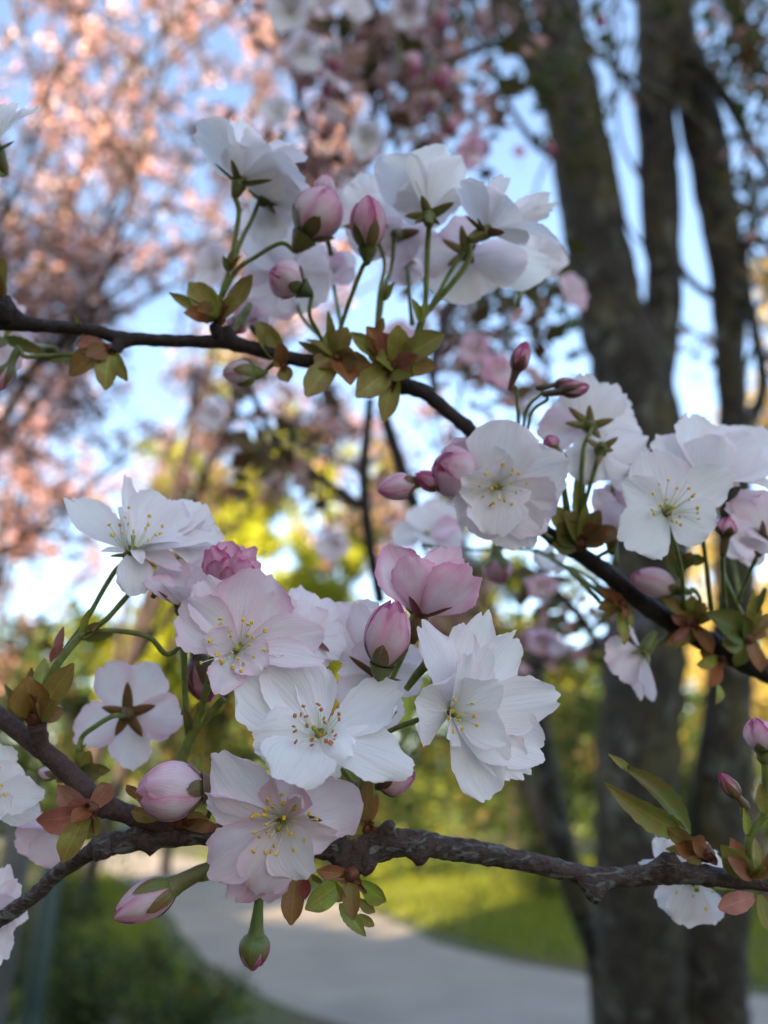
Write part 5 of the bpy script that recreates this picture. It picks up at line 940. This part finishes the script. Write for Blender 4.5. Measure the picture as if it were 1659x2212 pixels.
rosette('little olive leaves under the bare stretch of the slender twig', ZF, (440, 1060), .206, [(460, 1130, 70, O_), (330, 880, 100, O_), (430, 960, 60, U_), (400, 1010, 90, B_), (380, 900, 70, L_)], [(450, 1090, 40)], core=3)
rosette('narrow bracts clasping the forked stalk of the upper cluster', ZF, (1010, 880), .205, [(1040, 790, 40, L_, {'kind': 'leaf'}), (980, 780, 36, O_, {'kind': 'leaf'}), (870, 720, 40, D_, {'kind': 'leaf', 'b': (850, 790)}), (900, 710, 36, O_, {'kind': 'leaf', 'b': (860, 790)}), (860, 860, 40, B_, {'kind': 'leaf', 'b': (835, 920)})], core=0)
# lower left
rosette('russet and green rosette standing on the slanting red-brown twig', ZD, (190, 520), .174, [(140, 310, 190, B_, {'dz': 5, 'cup': .6}), (60, 380, 120, U_, {'dz': 3}), (240, 200, 90, L_, {'dz': -2}), (390, 230, 130, O_, {'dz': 1, 'bow': .05}), (300, 420, 110, O_, {'dz': 5}), (340, 480, 90, B_, {'dz': -2}), (0, 345, 60, D_, {'kind': 'leaf', 'dz': -2}), (215, 400, 150, U_, {'dz': 6}), (180, 250, 70, D_, {'dz': -4}), (80, 430, 90, U_)], [(110, 470, 90), (270, 420, 90), (200, 430, 80), (255, 520, 70)], core=6)
rosette('rose-red and yellow rosette on the spur of the slanting twig', ZD, (480, 1010), .168, [(195, 1080, 150, S_, {'dz': 5, 'roll': -20, 'bow': .1}), (300, 890, 130, S_, {'dz': 2, 'bow': .06}), (325, 1295, 130, L_, {'dz': 5}), (375, 1090, 90, U_, {'dz': 8, 'cup': .7}), (460, 1180, 90, L_, {'dz': -1}), (520, 1150, 70, O_, {'dz': 0}), (590, 870, 110, U_, {'dz': -6}), (370, 960, 120, S_, {'dz': 4})], [(430, 980, 60), (500, 1140, 50), (385, 1110, 45), (520, 1060, 50), (470, 960, 50)], core=4)
rosette('pale green bud leaves behind the slanting twig', ZD, (420, 800), .188, [(370, 680, 60, L_, {'kind': 'leaf'}), (450, 660, 60, L_, {'kind': 'leaf'}), (540, 830, 110, D_), (480, 700, 90, O_), (590, 800, 70, D_), (250, 760, 70, L_, {'kind': 'leaf'}), (300, 860, 60, S_)], core=0)
bud('tiny pale bud behind the slanting twig', ZD, (300, 830), (205, 800), 70, .186, .186, .3, stem=[(360, 820, .186), (440, 830, .185)], seplen=.6, scol=(.2, .2, .08))
rosette('brown-edged leaves around the large sideways bud', ZD, (960, 1080), .170, [(680, 870, 60, B_, {'b': (760, 960), 'dz': 1}), (705, 1020, 80, O_, {'b': (840, 1060), 'dz': 2}), (1030, 820, 110, U_, {'b': (1000, 860), 'dz': -3}), (950, 740, 120, O_, {'b': (1000, 850), 'dz': -3}), (1070, 700, 70, O_, {'b': (1040, 850), 'kind': 'leaf', 'dz': -4}), (1110, 1060, 90, O_, {'dz': 1}), (960, 1010, 90, U_, {'dz': 1}), (1170, 1110, 70, U_, {'dz': 1})], [(900, 1060, 60), (1010, 1020, 80), (1060, 1060, 70)], core=4)
rosette('narrow toothed bracts at the fork of the tall left stalks', ZD, (1020, 640), .174, [(1000, 470, 50, O_, {'kind': 'leaf'}), (1060, 430, 55, L_, {'kind': 'leaf'}), (985, 450, 40, D_, {'kind': 'leaf'}), (1070, 540, 50, O_, {'kind': 'leaf'}), (1110, 480, 36, L_, {'kind': 'leaf'})], core=0)
rosette('long bracts where the arching stalk leaves the edge-on white flower\'s stem', ZD, (430, 90), .178, [(610, 70, 60, D_, {'kind': 'leaf', 'dz': 2}), (350, 30, 60, S_, {'kind': 'leaf', 'b': (300, 210)}), (540, 10, 60, O_, {'kind': 'leaf'}), (470, -60, 45, O_, {'kind': 'leaf'}), (330, 110, 40, S_, {'kind': 'leaf', 'b': (270, 220)})], core=0)
rosette('olive and ruby leaves hanging below the thick branch by the golden-stamened flower', ZA, (1080, 1030), .166, [(705, 1340, 140, B_, {'dz': 6, 'b': (740, 1020), 'bow': .05}), (790, 1190, 70, (.22, .03, .02), {'dz': 7, 'b': (800, 1040)}), (790, 1240, 150, L_, {'dz': 4, 'bow': .05, 'serr': .1}), (1090, 1310, 110, B_, {'dz': 7}), (1310, 1190, 130, L_, {'dz': 3, 'b': (1140, 1080)}), (1175, 1415, 90, L_, {'dz': 2, 'b': (1010, 1210), 'kind': 'leaf'}), (1225, 1350, 60, O_, {'dz': 2, 'b': (1130, 1280)}), (1235, 1260, 70, O_, {'dz': 1, 'b': (1120, 1180)}), (880, 1010, 90, U_, {'dz': 3}), (1060, 1180, 110, L_, {'dz': 3, 'b': (940, 1060)}), (840, 1040, 40, D_, {'b': (900, 1080)})], [(1000, 1060, 90), (1190, 1150, 60), (1060, 1110, 60), (1150, 1090, 70)], core=5)
rosette('amber bracts standing on the thick branch beside the big stalks', ZA, (1180, 740), .170, [(1000, 770, 110, O_, {'dz': 1}), (1190, 380, 90, B_, {'dz': 0, 'kind': 'leaf', 'bow': .05}), (1245, 530, 60, U_, {'dz': -1}), (1245, 740, 90, U_, {'dz': 2}), (1080, 720, 80, L_)], [(1230, 700, 70), (1200, 680, 60)], core=4)
# stalks that carry the central bunch
def stalks(label, zone, lines, group='bare green stalks'):
    root = empty('flower_stalk', P(*zone(*lines[0][0][:2]), lines[0][0][2])); tag(root, label, 'stalk', group)
    for ln in lines: stalk('stalk', [P(*zone(q[0], q[1]), q[2]) for q in ln], [q[3] / 1000 for q in ln], M['stem'], root)
    return root
stalks('thick green stalk rising from the thick branch under the widest white flower', ZB, [[(490, 1640, .171, 1.3), (500, 1480, .171, 1.3), (515, 1330, .171, 1.2), (560, 1180, .170, 1.0)], [(545, 1620, .171, 1.2), (560, 1450, .171, 1.0), (565, 1280, .171, .9)]])
stalks('pair of short stalks ending behind the right side of the widest flower', ZB, [[(590, 1040, .168, 1.2), (640, 1000, .167, 1.1), (690, 950, .167, .9)], [(750, 840, .169, .9), (810, 760, .168, 1.2), (875, 690, .168, 1.6)]])
stalks('straight bundle of green stalks forking at the toothed bracts', ZD, [[(960, 770, .174, 1.7), (1000, 660, .174, 1.6), (1040, 590, .174, 1.4), (1120, 500, .174, 1.1), (1195, 415, .174, 1.0)], [(1030, 600, .174, 1.2), (1080, 450, .174, .9), (1120, 340, .174, .9)], [(1010, 630, .174, 1.2), (990, 420, .174, .9), (985, 120, .174, .9), (975, 0, .175, 1.0)]])
stalks('long green stalk slanting up from the russet rosette to the edge-on flower', ZD, [[(215, 420, .175, 1.3), (300, 240, .176, 1.2), (400, 115, .178, 1.1), (440, 60, .179, .9)], [(430, 85, .178, .9), (560, 0, .179, .8), (660, -110, .181, .8), (760, -215, .184, .8)]])
# right cluster leaves
rosette('olive and rust leaf rosette on the twig below the open white flower', ZE, (880, 880), .212, [(760, 720, 90, L_, {'dz': 2}), (830, 740, 100, O_, {'dz': 3}), (780, 800, 110, D_, {'dz': 3}), (980, 810, 110, U_, {'dz': 5}), (760, 880, 90, D_, {'dz': 2}), (900, 700, 50, L_, {'kind': 'leaf'}), (960, 740, 80, O_), (1050, 830, 90, B_), (870, 560, 60, L_, {'kind': 'leaf', 'dz': 2})], [(870, 830, 60), (930, 860, 60)], core=5)
rosette('rust-brown leaf knot beneath the lower right twig', ZH, (560, 540), .216, [(410, 420, 100, U_), (500, 460, 90, U_), (390, 560, 100, B_), (430, 640, 60, O_), (590, 640, 90, U_, {'dz': 5}), (570, 850, 110, L_, {'dz': 4}), (500, 540, 100, B_, {'dz': 5}), (650, 720, 60, L_)], [(610, 600, 70), (560, 600, 60)], core=5)
rosette('tangle of green and coral leaves on the right end of the lower twig', ZH, (1080, 680), .216, [(860, 480, 120, O_), (1000, 520, 110, B_), (930, 620, 90, S_, {'dz': 4}), (1100, 480, 120, O_), (950, 820, 70, S_, {'dz': 5}), (880, 840, 90, U_, {'dz': 4}), (1180, 520, 110, B_), (1240, 620, 90, D_), (980, 880, 90, L_), (1060, 840, 80, L_), (1050, 620, 80, S_, {'dz': 6}), (1150, 640, 90, U_, {'dz': 3}), (1260, 900, 120, U_, {'dz': 4})], [(1130, 760, 70), (1200, 800, 70)], core=5)
rosette('broad dark green leaf beside the right edge over the twig', ZH, (1500, 800), .214, [(1210, 600, 230, D_, {'kind': 'leaf', 'dz': 4}), (1330, 830, 170, O_, {'dz': 4}), (1600, 460, 110, O_, {'kind': 'leaf'}), (1640, 700, 120, U_), (1470, 620, 110, D_, {'kind': 'leaf'}), (1560, 430, 70, L_, {'kind': 'leaf'}), (1600, 1050, 130, U_, {'dz': 3}), (1420, 1010, 110, L_), (1700, 600, 90, B_)], [(1530, 850, 80)], core=5)
rosette('orange and lime leaves dangling below the lower right twig', ZH, (1300, 940), .217, [(1240, 1160, 130, U_, {'dz': 2}), (1270, 1290, 80, L_, {'b': (1290, 1140), 'kind': 'leaf'}), (1110, 990, 100, L_), (1150, 900, 100, B_), (1340, 1010, 60, U_)], [(1320, 980, 70), (1280, 930, 60)], core=4)
rosette('dark pointed leaves before the golden gap at the right', ZH, (1010, 330), .212, [(930, 90, 150, D_, {'kind': 'leaf'}), (1090, 160, 120, D_, {'kind': 'leaf', 'b': (1000, 260)}), (1190, 215, 90, D_, {'kind': 'leaf', 'b': (1060, 200)}), (1010, 420, 60, O_)], core=0)
stalks('green stalks climbing at the right edge from the lower twig', ZH, [[(1610, 930, .218, 1.2), (1500, 700, .215, 1.1), (1400, 500, .212, 1.0), (1320, 300, .209, .9), (1320, 80, .206, .9)], [(1500, 690, .215, 1.0), (1590, 560, .213, .9), (1640, 420, .211, .9)], [(1060, 680, .217, 1.1), (1030, 520, .215, 1.0), (1000, 300, .212, .9), (960, 60, .208, .9)]])
stalks('thin stalk trailing left from the lower twig to the hanging pink bud', ZH, [[(450, 500, .224, .8), (300, 380, .23, .8), (180, 280, .24, .8), (40, 200, .25, .8)]])
stalks('pale green stalk column between the right-hand flowers', ZE, [[(870, 880, .214, 1.5), (880, 740, .213, 1.3), (890, 600, .211, 1.1), (890, 520, .209, .9)], [(830, 850, .214, 1.2), (815, 700, .213, 1.0), (800, 560, .21, .9)]])
# right edge near the thick branch
rosette('long green folded leaf shooting up left at the right edge', ZG, (1200, 1420), .177, [(590, 730, 190, D_, {'kind': 'leaf', 'dz': 2, 'cup': .9, 'b': (1080, 1260), 'roll': 30}), (470, 930, 190, O_, {'kind': 'leaf', 'dz': 5, 'cup': .8, 'b': (1040, 1260), 'roll': -15}), (480, 670, 60, L_, {'kind': 'leaf', 'b': (640, 800), 'dz': 2}), (930, 1240, 130, B_, {'dz': 4, 'b': (1080, 1330)}), (970, 1350, 150, U_, {'dz': 4}), (1100, 1290, 140, U_, {'dz': 6}), (920, 1370, 90, L_, {'dz': 2}), (1040, 1440, 130, O_, {'dz': 1})], [(1160, 1440, 90), (1240, 1400, 90), (1280, 1500, 100)], core=5)
rosette('coral-pink and green bracts at the foot of the sturdy stalk', ZG, (1540, 1600), .175, [(1300, 1330, 190, O_, {'dz': 3, 'bow': .08}), (1350, 1440, 130, S_, {'dz': 5}), (1640, 1390, 150, U_, {'dz': 3}), (1265, 1830, 150, S_, {'dz': 4, 'bow': .08, 'cup': .3, 'b': (1560, 1730)}), (1700, 2000, 170, O_, {'dz': 3, 'b': (1590, 1720)}), (1700, 1480, 120, B_), (1560, 1290, 110, L_, {'dz': -4}), (1380, 1290, 110, U_, {'dz': -5}), (1600, 1480, 110, L_, {'dz': 5})], [], core=0)
rosette('toothed bracts on the sturdy right-edge stalk', ZG, (1500, 1270), .175, [(1475, 1060, 70, L_, {'kind': 'leaf', 'dz': 1}), (1600, 890, 80, L_, {'kind': 'leaf', 'b': (1625, 1110)})], core=0)
